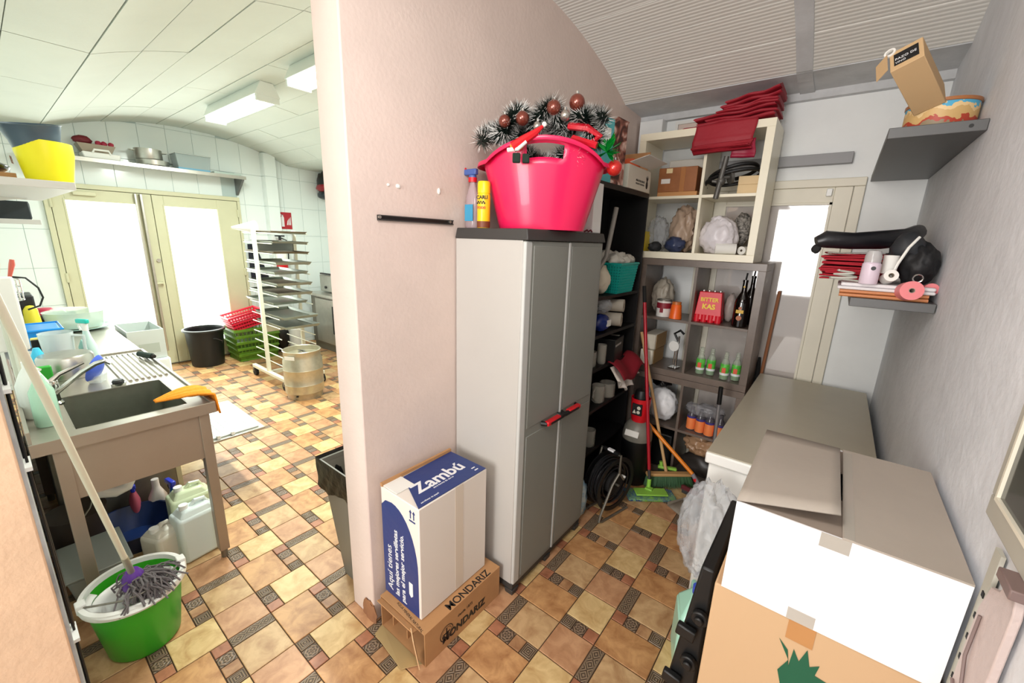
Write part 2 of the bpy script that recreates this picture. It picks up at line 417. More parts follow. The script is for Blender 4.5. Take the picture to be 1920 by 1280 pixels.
for z, lab in ((0.34, 'lowest white cable clip on the end of the apricot wall'), (0.60, 'white cable clip level with the green bucket rim, second from below'), (1.12, 'white cable clip level with the sink clutter'), (1.32, 'topmost white cable clip at the left edge')): single('cable_clip', MB().box(XP0+0.015, -0.021, z, XP1-0.075, -0.008, z+0.010), m_white, lab, 'clip', group='cable clips')
struct('wall_right', MB().prism(section(-1.0, 0.60), 0, XR, XR+0.2).prism([(0.6,0),(1.09,0),(1.09,1.262),(0.6,1.262)], 0, XR, XR+0.2).prism([(1.09,0)]+[(YB+0.1,0)]+[(y, zc(y)+0.03) for y in [3.43-0.12*i for i in range(20)]]+[(1.09, zc(1.09)+.03)], 0, XR, XR+0.2), m_plaster_r)
struct('wall_back', MB().box(XP1, YB, 0, XR+0.2, YB+0.12, 2.66), m_plaster_w)
struct('wall_north', MB().box(XW-0.1, YK, 0, XP0, YK+0.1, 2.7), m_tile_w)
struct('wall_south', MB().box(XW-0.1, -0.16, 0, XP0, -0.06, 2.7), m_tile_w)
# the hatch in the right wall: reveal and dark pane
wn = struct('window_1', MB().box(XR+0.02, 0.55, 1.262, XR+0.2, 1.09, 1.27), M('cream_reveal', (206, 200, 184), 0.6))
part('window_frame', MB().box(XR-0.006, 1.061, 1.272, XR+0.05, 1.091, 2.2).box(XR-0.006, 0.55, 1.230, XR+0.05, 1.091, 1.2715), M('pale_green_trim', (178, 174, 162), 0.5), wn, bevel=0.003)
part('glazing_bead', MB().box(XR-0.009, 1.054, 1.280, XR+0.01, 1.061, 2.2).box(XR-0.009, 0.55, 1.272, XR+0.01, 1.061, 1.2795), m_cream2, wn)
part('pane', MB().box(XR-0.004, 0.5, 1.28, XR+0.004, 1.054, 2.2), M('dark_pane', (52, 56, 54), 0.12, var=(6, 0.5)), wn)
# kitchen far wall with tiles, each one its own piece
ww = struct('wall_far', MB().prism(section(-0.16, YK+0.1, 0.05), 0, XW-0.14, XW-0.006), m_grout_w)
TY, TZ = 0.2585, 0.40
def walltile(y0, y1, z0, z1a, z1b, x=XW, t=0.007, par=None):
    g = 0.0018; me = MB().prism([(y0+g, z0+g), (y1-g, z0+g), (y1-g, z1b-g), (y0+g, z1a-g)], 0, x-t, x)
    return part('tile', me, m_tile_w, par or ww, smooth=None, bevel=0.0015, seg=1)
for i in range(-5, 11):
    y0 = 1.098+TY*i; y1 = y0+TY
    for j in range(-1, 8):
        z0 = max(0, 0.055+TZ*j-0.0); z1 = 0.055+TZ*(j+1)
        a, b = y0, y1
        if z1 <= 2.14 or z0 < 2.14:
            if b > 0.5 and a < 2.3:
                if a < 0.5: b = 0.5
                elif b > 2.3 and a < 2.3: a = 2.3
                else:
                    if z1 > 2.16: z0 = 2.14
                    else: continue
        if b > 3.74: b = 3.74
        if b - a < 0.02: continue
        za, zb_ = min(z1, zc(a)+0.02), min(z1, zc(b)+0.02)
        if min(za, zb_) - z0 < 0.02: continue
        walltile(a, b, z0, za, zb_)
# tiled pilaster
pl = struct('trim_1', MB().box(XW, 2.64, 0, XW+0.10, 2.80, 2.76), m_grout_w)
for j in range(-1, 7):
    z0 = max(0, 0.055+TZ*j); z1 = min(2.755, 0.055+TZ*(j+1))
    part('tile', MB().box(XW+0.10, 2.642, z0+.002, XW+0.106, 2.798, z1-.002), m_tile_w, pl, bevel=0.0015, seg=1)
    part('tile', MB().box(XW+0.001, 2.634, z0+.002, XW+0.104, 2.64, z1-.002), m_tile_w, pl, bevel=0.0015, seg=1)

# ceiling: base, boards as pieces, cross joints every 1.03 m
ce = struct('ceiling', MB().prism([(y, zc(y)+0.03) for y in [-1.0+4.85*i/60 for i in range(61)]] + [(3.85, 2.95), (-1.0, 2.95)], 0, XW-0.1, 0.5), m_ceil_g)
cuts = [XW, -5.63, -4.59, -3.55, -2.50, XP0+0.01]
cuts_s = [XP1-0.01, -0.335, 0.5]
ys = [-0.06, 0.26, 0.58] + [0.58+0.24*i for i in range(1, 11)] + [3.33]
def board(xa, xb, ya, yb, mat):
    t = 0.022; n = 4; yy = [ya+(yb-ya)*i/n for i in range(n+1)]; g = 0.0025
    yy[0] += g; yy[-1] -= g; dz = rnd.uniform(-0.002, 0.002)
    poly = [(y, zc(y)+dz) for y in yy] + [(y, zc(y)+t) for y in reversed(yy)]
    part('ceiling_board', MB().prism(poly, 0, xa+g, xb-g), mat, ce, smooth=25)
for a, b in zip(ys[:-1], ys[1:]):
    for xa, xb in zip(cuts[:-1], cuts[1:]):
        if (b-a) < .3 and rnd.random() < 0.0: continue
        board(xa, xb, a, b, m_ceil_k)
    for xa, xb in zip(cuts_s[:-1], cuts_s[1:]): board(xa, xb, a, b, m_ceil_s if b < 3.0 else m_beam)
board(XW, XP0+.01, 3.33, 3.75, m_ceil_k)
m_ceil_o = M('front_ceiling', (205, 203, 198), 0.7)
board(XP1-.01, 0.5, -1.0, -0.06, m_ceil_o)
# cover strip across the storage ceiling
mb = MB(); n = 28
for i in range(n):
    y0 = -0.06+(3.33+0.06)*i/n; y1 = -0.06+(3.39)*(i+1)/n
    mb.prism([(y0, zc(y0)-0.008), (y1, zc(y1)-0.008), (y1, zc(y1)+0.006), (y0, zc(y0)+0.006)], 0, -0.375, -0.300)
struct('trim_2', mb, m_beam)
struct('trim_3', MB().box(XP1, YB-0.045, 2.585, XR, YB, 2.632), m_beam)

# ------------------------------------------------------------------ kitchen double door (frosted panes, daylight behind)
m_frost = M('frosted_daylit_glass', (250, 255, 250), 0.4, emit=((243, 255, 245), 1.25))
d1 = struct('door_1', MB().box(XW-0.03, 0.50, 0, XW+0.05, 0.545, 2.09).box(XW-0.03, 2.275, 0, XW+0.05, 2.31, 2.09).box(XW-0.03, 0.50, 2.0905, XW+0.05, 2.31, 2.14), m_cream, bevel=0.004)
def leaf(y0, y1, gy0, gy1):
    lf = part('door_leaf', MB().box(XW, y0, 0.02, XW+0.045, gy0, 2.085).box(XW, gy1, 0.02, XW+0.045, y1, 2.085).box(XW, gy0, 1.965, XW+0.045, gy1, 2.085).box(XW, gy0, 0.02, XW+0.045, gy1, 0.24), m_cream, d1, bevel=0.003)
    part('pane', MB().box(XW+0.01, gy0, 0.24, XW+0.02, gy1, 1.965), m_frost, lf)
    part('glazing_bead', MB().box(XW+0.045, gy0-0.014, 0.226, XW+0.052, gy0, 1.98).box(XW+0.045, gy1, 0.226, XW+0.052, gy1+0.014, 1.98).box(XW+0.045, gy0, 1.965, XW+0.052, gy1, 1.98).box(XW+0.045, gy0, 0.226, XW+0.052, gy1, 0.24), m_cream, lf)
    return lf
l1 = leaf(0.55, 1.372, 0.655, 1.225); l2 = leaf(1.378, 2.27, 1.485, 2.035)
part('door_bar', MB().box(XW+0.05, 1.215, 0.2, XW+0.09, 1.235, 2.08).box(XW+0.05, 1.262, 0.2, XW+0.10, 1.285, 2.08), m_steel, l1, bevel=0.003)
part('door_handle', MB().cyl((XW+.045, 1.345, 1.05), (XW+.10, 1.345, 1.05), .014).cyl((XW+.09, 1.345, 1.05), (XW+.09, 1.27, 1.045), .01), m_cream, l1)
part('door_lock', MB().cyl((XW+.045, 1.345, 1.32), (XW+.06, 1.345, 1.32), .022), m_steel, l1)
for yy, lf in ((0.548, l1), (2.272, l2)):
    for z in (0.35, 1.1, 1.88): part('hinge', MB().cyl((XW+.055, yy, z), (XW+.055, yy, z+.10), .013, n=10), m_cream, lf)
part('door_closer', MB().box(XW+.045, .72, 2.02, XW+.09, .9, 2.06), m_cream, l1, bevel=.004)

# ------------------------------------------------------------------ storage back door (glazed, off-white frame)
d2 = struct('door_2', MB().box(-0.86, YB-0.03, 0, -0.80, YB+0.01, 2.075).box(-0.015, YB-0.03, 0, 0.038, YB+0.01, 2.075).box(-0.86, YB-0.03, 2.0755, 0.038, YB+0.01, 2.125), m_cream2, bevel=0.004)
lf = part('door_leaf', MB().box(-0.80, YB-0.022, 0.02, -0.70, YB+0.01, 2.075).box(-0.105, YB-0.022, 0.02, -0.018, YB+0.01, 2.075).box(-0.70, YB-0.022, 1.985, -0.105, YB+0.01, 2.075).box(-0.70, YB-0.022, 0.02, -0.105, YB+0.01, 0.3), m_cream2, d2, bevel=0.003)
part('pane', MB().box(-0.70, YB-0.012, 0.3, -0.105, YB-0.004, 1.985), M('reflective_door_glass', (196, 188, 182), 0.04, 0.0, coat=1.0, spec=1), lf)
part('glazing_bead', MB().box(-0.70, YB-0.03, 1.972, -0.105, YB-0.018, 1.985).box(-0.118, YB-0.03, .3, -0.105, YB-0.018, 1.985), m_cream2, lf)
part('door_catch', MB().box(-0.145, YB-0.045, 2.02, -0.115, YB-0.022, 2.065), m_white, lf, bevel=.004)
# small high window frame left of the shelves
w3 = struct('window_2', MB().box(-1.12, YB-0.03, 2.43, -0.45, YB, 2.45).box(-1.12, YB-0.03, 2.55, -0.45, YB, 2.57).box(-1.12, YB-0.03, 2.45, -1.10, YB, 2.55).box(-.47, YB-0.03, 2.45, -.45, YB, 2.55), m_white)
part('pane', MB().box(-1.10, YB-0.012, 2.45, -.47, YB-0.006, 2.55), m_plaster, w3)
struct('trim_4', MB().box(-1.36, YB-0.10, 2.3, -1.19, YB, 2.585), m_plaster_w, bevel=.004)
# grey cable trunking on the back wall
t = single('cable_trunking', MB().box(-0.95, YB-0.05, 2.205, -0.05, YB, 2.268), M('grey_trunking', (150, 150, 152), 0.5), 'grey cable trunking running along the back wall above the door', 'trunking', bevel=.003)
# ================================================================== STORAGE SIDE
V = Vector
# --- tall grey utility cabinet
m_cabs = M('light_grey_plastic_side', (188, 184, 178), 0.45, var=(1.2, 0.03))
m_cabd = M('grey_plastic_door', (136, 137, 130), 0.45, var=(1.5, 0.03))
m_cabl = M('pale_door_edge', (196, 196, 192), 0.4)
m_cabt = M('anthracite_plastic', (58, 56, 54), 0.5)
cab = thing('utility_cabinet', 'tall grey plastic utility cabinet with two doors and red handles against the wall', 'cabinet', (-1.175, 1.67, 0))
W_, D_ = 0.40, 0.675   # x depth, y width (local x -0.2..0.2 , y -0.3375..0.3375)
part('body', MB().box(-.198, -.335, .065, -.198+.375, -.328, 1.70).box(-.198, .328, .065, .177, .335, 1.70).box(-.198, -.328, .065, -.19, .328, 1.70).box(-.19, -.328, .065, .17, .328, .075), m_cabs, cab, bevel=.002)
part('cabinet_top', MB().frus((-.2, -.34, .205, .34, 1.70), (-.194, -.334, .195, .334, 1.745)), m_cabt, cab, bevel=.004)
b = part('base', MB().box(-.195, -.333, .03, .185, .333, .064), m_cabt, cab, bevel=.003)
for yy in (-.31, -.02, .30):
    for xx in (-.17, .165): part('foot', MB().frus((xx-.022, yy-.022, xx+.022, yy+.022, 0), (xx-.026, yy-.026, xx+.026, yy+.026, .03)), m_cabt, cab, bevel=.002)
for s, (ya, yb) in enumerate(((-.335, -.004), (.004, .335))):
    d = part('door', MB().box(.178, ya, .068, .192, yb, 1.698), m_cabd, cab, bevel=.002)
    for z0, z1 in ((.09, .835), (.875, 1.68)):
        part('door_panel', MB().frus((.192-.001, ya+.055 if s == 0 else ya+.02, .192, yb-.02 if s == 0 else yb-.02, z0), (.192-.001, ya+.055 if s == 0 else ya+.02, .1965, yb-.02, z1)) if False else MB().box(.191, ya+(.055 if s == 0 else .02), z0, .1955, yb-.02, z1), m_cabd, d, bevel=.002)
    if s == 0: part('door_edge', MB().frus((.176, ya-.001, .194, ya+.045, .068), (.176, ya-.001, .194, ya+.045, 1.698)), m_cabl, d, bevel=.006, label='pale rounded edge of the nearer door')
    else: part('door_edge', MB().box(.19, ya-.006, .07, .1965, ya+.006, 1.695), m_cabl, d, label='pale strip where the doors meet')
    hy = (ya+yb)/2+(.10 if s == 0 else -.10)
    h = part('handle', MB().tube([(.193, hy-.09, .862), (.215, hy-.08, .862), (.222, hy-.06, .862), (.222, hy+.06, .862), (.215, hy+.08, .862), (.193, hy+.09, .862)], .012, 8), m_black, d, label='black and red bar handle')
    part('handle_grip', MB().box(.206, hy+(-.085 if s == 0 else -.03), .852, .232, hy+(.03 if s == 0 else .085), .876), m_red, h, bevel=.006)

# --- magnetic metal rail on the wall
r = thing('metal_rail', 'narrow black metal rail screwed to the pink-white wall beside the cabinet', 'rail', (XP1, 1.125, 1.755))
part('rail_bar', MB().box(0, -.19, 0, .008, .19, .02), m_black, r, bevel=.001)
part('rail_lip', MB().box(.008, -.19, 0, .012, .19, .004).box(.008, -.19, .016, .012, .19, .02), m_cabt, r)
part('screw', MB().cyl((.008, -.185, .012), (.014, -.185, .012), .006, n=10), m_steel, r); part('screw', MB().cyl((.008, .17, .012), (.014, .17, .012), .006, n=10), m_steel, r)

# --- napkin carton standing on an opened cardboard carton
m_blue = M('navy_print', (36, 58, 120), 0.35, bump=(12, 0.25)); m_brownp = m_black_print
zb = thing('napkin_box', 'white cardboard box printed navy blue with white lettering on top of the brown carton', 'box', (-1.222, 1.065, 0.168))
hx, hy, hz = .122, .195, .525
part('carton_body', MB().box(-hx, -hy, 0, hx, hy, hz-.004), M('white_carton', (236, 226, 216), 0.6, bump=(9, 0.08)), zb, bevel=.004)
part('top_flap', MB().box(-hx, -hy-.001, hz-.003, -hx+.012, hy, hz+.012), m_card, zb)
part('printed_top', MB().add([(-hx+.02, -hy+.10, hz-.002), (hx-.004, -hy+.003, hz-.002), (hx-.002, hy-.004, hz-.002), (-hx+.014, hy-.004, hz-.002), (-hx+.02, -hy+.10, hz), (hx-.004, -hy+.003, hz), (hx-.002, hy-.004, hz), (-hx+.014, hy-.004, hz)], [(0,3,2,1),(4,5,6,7),(0,1,5,4),(1,2,6,5),(2,3,7,6),(3,0,4,7)]), m_blue, zb, label='navy top flap print')
part('shipping_label', MB().box(-hx+.012, -hy+.006, hz-.002, -.02, -hy+.095, hz+.001), m_paper, zb)
# arch-shaped navy panel on the near side
pts = [(-hx+.003, .004), (hx-.012, .004), (hx-.012, .21)]
for i in range(11):
    t = i/10*pi/2; pts.append((-.05 + (hx-.012+.05)*cos(t), .21+.265*sin(t)))
pts += [(-hx+.03, .468), (-hx+.003, .44)]
pm = MB().prism([(p[0], p[1]) for p in pts], 1, -hy-.0015, -hy)
part('printed_side', pm, m_blue, zb, label='navy arch print on the near side')
part('packing_tape', MB().box(hx, -.002, .004, hx+.0008, .045, hz-.004), M('packing_tape', (226, 212, 196), 0.25), zb)
tx = V((0, 0, 1))
text('Aquí tienes', .05, m_white_print, zb, (-.062, -hy-.002, .035), (0, 0, 1), (-1, 0, 0), 'side_lettering')
text('las mejores servilletas', .037, m_white_print, zb, (-.018, -hy-.002, .03), (0, 0, 1), (-1, 0, 0), 'side_lettering', bold=.0006)
text('para el mejor servicio.', .037, m_white_print, zb, (.022, -hy-.002, .02), (0, 0, 1), (-1, 0, 0), 'side_lettering', bold=.0006)
text('Zambú', .095, m_white_print, zb, (.045, -hy+.065, hz+.0005), (0, 1, 0), (-1, 0, 0), 'top_lettering', bold=.002)
text('otra forma de servir', .014, m_white_print, zb, (.062, -hy+.13, hz+.0005), (0, 1, 0), (-1, 0, 0), 'top_lettering')
text('servilletas de papel', .012, m_white_print, zb, (.103, -hy+.03, hz+.0005), (0, 1, 0), (-1, 0, 0), 'top_lettering')
for x_ in (hx-.05, hx-.03):
    part('arrow_mark', MB().box(x_-.0025, -hy-.0016, .462, x_+.0025, -hy-.0002, .49).prism([(x_-.008, .488), (x_+.008, .488), (x_, .5)], 1, -hy-.0016, -hy-.0002), m_blue, zb)
part('arrow_mark', MB().box(hx-.058, -hy-.0016, .448, hx-.022, -hy-.0002, .454), m_blue, zb)
for i in (0, 1): part('arrow_mark', MB().box(hx-.05+i*.02, hy-.05, hz, hx-.044+i*.02, hy-.03, hz+.001), m_white_print, zb)
part('brand_mark', MB().prism([(.05, .09), (.062, .078), (.074, .09), (.074, .15), (.05, .15)], 1, -hy-.0022, -hy-.0015), m_white_print, zb)

mc = thing('opened_carton', 'flattened brown cardboard carton with open near end under the napkin box', 'box', (-1.19, 1.07, 0))
ax, ay = .148, .232; th = .004
part('carton_shell', MB().box(-ax, -ay, 0, ax, ay, th).box(-ax, -ay, .16, ax, ay, .165).box(-ax, -ay, th, -ax+th, ay, .16).box(ax-th, -ay, th, ax, ay, .16).box(-ax+th, ay-th, th, ax-th, ay, .16), m_card, mc)
part('end_flap', MB().add([(-ax, -ay, .005), (ax-.02, -ay, .005), (ax-.06, -ay-.075, .02), (-ax+.02, -ay-.05, .012), (-ax, -ay, .001), (ax-.02, -ay, .001), (ax-.06, -ay-.075, .016), (-ax+.02, -ay-.05, .008)], [(0,1,2,3),(7,6,5,4),(0,4,5,1),(1,5,6,2),(2,6,7,3),(3,7,4,0)]), M('carton_inside', (186, 160, 112), 0.85), mc)
part('end_flap', MB().obox((ax-.035, -ay-.022, .09), (.065, .004, .15), (radians(8), 0, radians(-30))), M('pale_carton', (228, 188, 142), 0.85), mc, label='pale torn corner flap')
part('end_flap', MB().obox((-.02, -ay-.006, .155), (.24, .035, .004), (radians(-14), 0, 0)), m_card, mc)
part('inner_rib', MB().box(-ax+.04, -ay+.03, th, -ax+.045, ay-.02, .06).box(-.01, -ay+.03, th, -.005, ay-.02, .05), m_card, mc)
text('MONDARIZ', .052, m_black_print, mc, (ax-.006, -ay+.14, .1652), (0, 1, 0), (-1, 0, 0), 'top_lettering', spacing=.95, bold=.0006)
text('desde 1873', .02, m_black_print, mc, (ax+.0006, -.05, .10), (0, 1, 0), (0, 0, 1), 'side_lettering')
text('MONDARIZ', .05, m_black_print, mc, (ax+.0006, -.14, .035), (0, 1, 0), (0, 0, 1), 'side_lettering', bold=.002)
text('AGUA MINERAL NATURAL', .016, m_black_print, mc, (-.06, -ay+.02, .1652), (.9, -.1, 0), (.1, .9, 0), 'top_lettering')
rb = MB()
for r0, r1 in ((.034, .038), (.026, .028)):
    n = 28; vs = []; fs = []
    for i in range(n):
        t = 2*pi*i/n
        for r_ in (r0, r1): vs.append((ax+.0008, -.115+r_*cos(t), .075+r_*sin(t)))
    fs = [(2*i, 2*i+1, (2*i+3) % (2*n), (2*i+2) % (2*n)) for i in range(n)]
    rb.add(vs, fs)
rb.box(ax, -.135, .072, ax+.001, -.095, .078).box(ax, -.118, .055, ax+.001, -.112, .098)
part('round_emblem', rb, m_black_print, mc, smooth=None)

# --- pink oval tub on the cabinet with tinsel garland and baubles
m_pink = M('hot_pink_plastic', (233, 30, 88), 0.3, coat=.2)
tubc = V((-1.078, 1.575, 1.7475))
pk = thing('pink_tub', 'hot pink oval laundry tub with cut-out handles on top of the grey cabinet', 'tub', tuple(tubc), radians(35))
def pr(u, k):   # tub wall: u angle, k 0..1 height
    a, b_ = .185+.075*k, .13+.055*k
    hmax = .27+.075*max(0, abs(cos(u+pi/2))-.55)/.45*1.0
    return V((a*cos(u), b_*sin(u), hmax*k))
n = 64; rows = 14; mb = MB(); vs = []; fs = []
for k in range(rows+1):
    for i in range(n): vs.append(pr(2*pi*i/n, k/rows))
for k in range(rows):
    for i in range(n):
        u = 2*pi*(i+.5)/n
        if k in (rows-3, rows-2) and abs(sin(u)) > .966: continue
        fs.append((k*n+i, k*n+(i+1) % n, (k+1)*n+(i+1) % n, (k+1)*n+i))
c0 = len(vs); vs.append(V((0, 0, 0))); fs += [(c0, (i+1) % n, i) for i in range(n)]
mb.add(vs, fs)
part('tub_wall', mb, m_pink, pk, solid=.004, smooth=50)
rim = [pr(2*pi*i/n, 1)*1.0 + V((.012*cos(2*pi*i/n), .012*sin(2*pi*i/n), 0)) for i in range(n)]
mb = MB(); vs = []; fs = []
for i in range(n):
    q = rim[i]; p = pr(2*pi*i/n, 1)
    vs += [p, q+V((.012*cos(2*pi*i/n), .012*sin(2*pi*i/n), -.004)), q+V((.016*cos(2*pi*i/n), .016*sin(2*pi*i/n), -.02))]
for i in range(n):
    a = 3*i; b_ = 3*((i+1) % n); fs += [(a, b_, b_+1, a+1), (a+1, b_+1, b_+2, a+2)]
mb.add(vs, fs); part('rim', mb, m_pink, pk, solid=.003, smooth=60)

# garland: thick tinsel rope looped in the tub
path = []
for i in range(110):
    t = i/109
    path.append(V((-.265+.49*t, -.075+.045*sin(t*20), .315+.105*sin(pi*min(1, t*.9+.08))+.05*t+.024*sin(t*25))))
for i in range(100):
    t = i/99; path.append(V((.235-.40*t, .0+.045*sin(t*14), .455+.03*sin(t*13)-.06*t)))
for i in range(50):
    t = i/49; path.append(V((-.15+.28*t, -.10+.02*sin(t*12), .275+.02*sin(t*9))))
gm = thing('tinsel_garland', 'frosted dark green tinsel garland heaped in the pink tub', 'garland', tuple(tubc), radians(35))
part('wire_core', MB().tube(path, .006, 5), m_blackm, gm)
def bristles(cnt, r0, r1, wd, seed, xr=(0, 209)):
    g = random.Random(seed); vs = []; fs = []
    for q in range(cnt):
        i = g.randrange(xr[0], xr[1]); f = g.random(); c = path[i]*(1-f)+path[i+1]*f; d = (path[i+1]-path[i]).normalized()
        a = d.orthogonal().normalized(); b_ = d.cross(a); t = g.uniform(0, 2*pi); o = (a*cos(t)+b_*sin(t)+d*g.uniform(-.5, .5)).normalized()
        s_ = o.cross(d).normalized()*wd; e = o.orthogonal().normalized()*wd
        k = len(vs); vs += [c+o*r0-s_, c+o*r0+s_, c+o*r1*g.uniform(.8, 1.1)]; fs.append((k, k+1, k+2))
    m = MB(); m.add(vs, fs); return m
part('needles', bristles(17000, .003, .052, .0017, 1, (0, len(path)-1)), M('dark_tinsel', (24, 38, 32), 0.35), gm, smooth=None, kind='stuff')
part('frosted_tips', bristles(5600, .030, .060, .0012, 2, (0, len(path)-1)), M('white_tinsel', (232, 232, 228), 0.5), gm, smooth=None, kind='stuff', label='white frosted tinsel tips')
def world_tub(p):
    return tubc + Matrix.Rotation(radians(35), 3, 'Z') @ V(p)
def bauble(p, r, mat, lab, name='bauble'):
    t = thing(name, lab, 'bauble', tuple(world_tub(p)), 0, 'baubles in the pink tub')
    part('ball', MB().lathe([(r*sin(pi*i/14)+1e-5, -r*cos(pi*i/14)) for i in range(15)], 20), mat, t, smooth=60)
    part('cap', MB().cyl((0, 0, r-.002), (0, 0, r+.008), .006, n=10), m_chrome, t)
m_cop = M('copper_bauble', (128, 62, 48), 0.18, 0.5, coat=.6); m_sil = M('silver_bauble', (180, 176, 168), 0.2, 0.8)
bauble((-.165, -.135, .405), .024, m_cop, 'copper bauble, leftmost on the tinsel garland')
bauble((-.095, -.14, .415), .027, m_cop, 'copper bauble, second from left on the tinsel garland')
bauble((.025, -.14, .455), .028, m_cop, 'copper bauble above the middle of the pink tub')
bauble((.115, -.12, .48), .031, m_cop, 'largest copper bauble at the top of the garland')
bauble((-.035, -.15, .385), .018, m_sil, 'small silver bauble in the middle of the garland')
bauble((.07, -.15, .425), .02, m_sil, 'small silver bauble below the largest copper one')
m_redb = M('red_bauble', (200, 40, 34), 0.25, 0.3, coat=.5)
bauble((.29, -.06, .255), .032, m_redb, 'red bauble hanging over the right rim of the pink tub', 'red_bauble')
# green foil sprig, red ribbon, and a felt ornament hanging on the rim
g = random.Random(5); mb = MB()
for i in range(26):
    a = g.uniform(-.4, 2.2); e = g.uniform(-.5, 1.1); d = V((cos(a)*cos(e), -.35+sin(a)*.3, sin(e))).normalized(); s_ = d.orthogonal().normalized()*.007
    p = V((0, 0, 0)); L_ = g.uniform(.05, .085); mb.add([p-s_*.4, p+s_*.4, p+d*L_*.55+s_, p+d*L_, p+d*L_*.55-s_], [(0, 1, 2, 3, 4)])
single('foil_sprig', mb, M('green_foil', (10, 140, 52), 0.2, .6), 'shiny green foil sprig at the right end of the garland', 'ornament', tuple(world_tub((.25, -.09, .31))), smooth=None)
mb = MB().tube([world_tub(p) for p in [(.09, -.10, .40), (.16, -.14, .385), (.21, -.13, .36), (.17, -.10, .33), (.11, -.12, .35), (.20, -.15, .32)]], .014, 6)
single('red_ribbon', mb, M('red_satin', (196, 20, 40), 0.3), 'red ribbon lying between the tinsel and the tub rim', 'ribbon')
orn = thing('felt_ornament', 'small felt ornament with red hat hanging on the front rim of the pink tub', 'ornament', tuple(world_tub((-.075, -.212, .285))), radians(35))
part('hat', MB().tube([(-.05, 0, .01), (-.01, -.004, .035), (.03, -.004, .06), (.06, 0, .085)], .012, 8, rr=[.02, .018, .013, .006]), m_red, orn)
part('hat_band', MB().tube([(-.07, 0, .0), (-.03, -.01, .004), (0, -.012, .03)], .008, 8), m_paper, orn)
part('pompom', MB().blob((.066, 0, .092), (.009, .009, .009), 3, sub=2), m_paper, orn)
part('head', MB().blob((-.035, .002, .015), (.028, .012, .016), 1, amp=.1, sub=2), M('felt_orange', (222, 140, 60), 0.9), orn)
part('boots', MB().box(-.05, -.01, -.045, -.02, .01, -.01).box(-.012, -.01, -.045, .015, .01, -.012), M('felt_black', (22, 40, 30), 0.9), orn, bevel=.004)

# --- spray bottle and aerosol on the cabinet
sp = thing('spray_bottle', 'clear spray bottle with red and blue trigger at the left end of the cabinet top', 'bottle', (-1.335, 1.40, 1.7455))
part('bottle_body', MB().lathe([(.0, 0), (.034, 0), (.038, .01), (.038, .09), (.034, .13), (.018, .175), (.014, .19), (.014, .205)], 20, sy=.7), M('smoky_clear_plastic', (196, 176, 180), 0.1, alpha=.55), sp)
part('bottle_label', MB().box(-.02, -.0285, .03, .028, -.026, .10), M('blue_label', (60, 150, 190), 0.4), sp)
part('trigger_head', MB().box(-.045, -.01, .225, .025, .01, .25).cyl((0, 0, .20), (0, 0, .225), .017), M('blue_trigger', (70, 96, 160), 0.35), sp, bevel=.004)
part('trigger', MB().tube([(-.04, 0, .245), (-.055, 0, .262), (-.07, 0, .25), (-.066, 0, .22), (-.058, 0, .195)], .007, 8), m_red, sp)
part('collar', MB().cyl((0, 0, .195), (0, 0, .214), .019), m_red, sp)
ar = thing('aerosol_can', 'yellow aerosol can with checkered band beside the clear spray bottle', 'spray can', (-1.245, 1.375, 1.7455), radians(15))
m_yel = M('yellow_enamel', (246, 204, 28), 0.3)
part('can_body', MB().lathe([(.0, 0), (.026, 0), (.028, .004), (.028, .135), (.024, .145)], 22), m_yel, ar)
part('cap', MB().lathe([(.027, .143), (.027, .182), (.024, .19), (0, .19)], 22), M('yellow_cap', (250, 214, 20), 0.3), ar)
text('CARLI', .02, m_black_print, ar, (-.021, -.0288, .118), (1, 0, 0), (0, 0, 1), bold=.0005, align='LEFT')
text('TODO', .014, M('red_print', (200, 60, 40), .5), ar, (-.018, -.0288, .078), (1, 0, 0), (0, 0, 1), bold=.0004)
ck = MB()
for i in range(7):
    for j in range(2):
        if (i+j) % 2 == 0: ck.box(-.019+i*.0056, -.0292, .098+j*.006, -.0135+i*.0056, -.0265, .104+j*.006)
part('checker_band', ck, m_black_print, ar)
part('dark_base_print', MB().lathe([(.0284, .002), (.0284, .028)], 22), M('brown_print', (120, 60, 30), .5), ar)
# white storage box behind the tub
single('white_box', MB().box(-.09, -.06, 0, .09, .06, .20), m_cardw, 'plain white box standing behind the pink tub on the cabinet', 'box', (-1.105, 1.95, 1.7455), bevel=.003, rz=0) if False else \
single('white_box', MB().box(-.10, -.045, 0, .10, .045, .24), m_cardw, 'plain white box standing behind the pink tub on the cabinet', 'box', (-1.10, 1.955, 1.7455), bevel=.003)
# small dark red ribbon end on the cabinet edge
single('ribbon_curl', MB().tube([(-.02, 0, 0), (-.008, .01, .01), (.004, 0, .002), (.012, .012, .01), (.022, .004, 0)], .004, 6), M('wine_red', (110, 20, 34), .4), 'little curl of wine-red ribbon on the front corner of the cabinet', 'ribbon', (-1.02, 1.90, 1.75))

# --- black bookcase behind the cabinet, its back to the middle wall
m_bk = M('black_wood', (17, 15, 15), 0.5)
bk_ = thing('black_bookcase', 'tall black open bookcase behind the grey cabinet', 'bookcase', (-1.238, 2.485, 0))
hx, hy, hz = .138, .398, 2.03
part('side_panel', MB().box(-hx, -hy, 0, hx, -hy+.018, hz), m_bk, bk_, bevel=.001); part('side_panel', MB().box(-hx, hy-.018, 0, hx, hy, hz), m_bk, bk_, bevel=.001)
part('top', MB().box(-hx, -hy+.018, hz-.03, hx, hy-.018, hz), m_bk, bk_, bevel=.001)
part('back_panel', MB().box(-hx, -hy+.018, .05, -hx+.004, hy-.018, hz-.03), m_bk, bk_)
for z in (.07, .32, .62, .90, 1.12, 1.36): part('shelf', MB().box(-hx+.004, -hy+.018, z, hx-.002, hy-.018, z+.02), m_bk, bk_, bevel=.001)

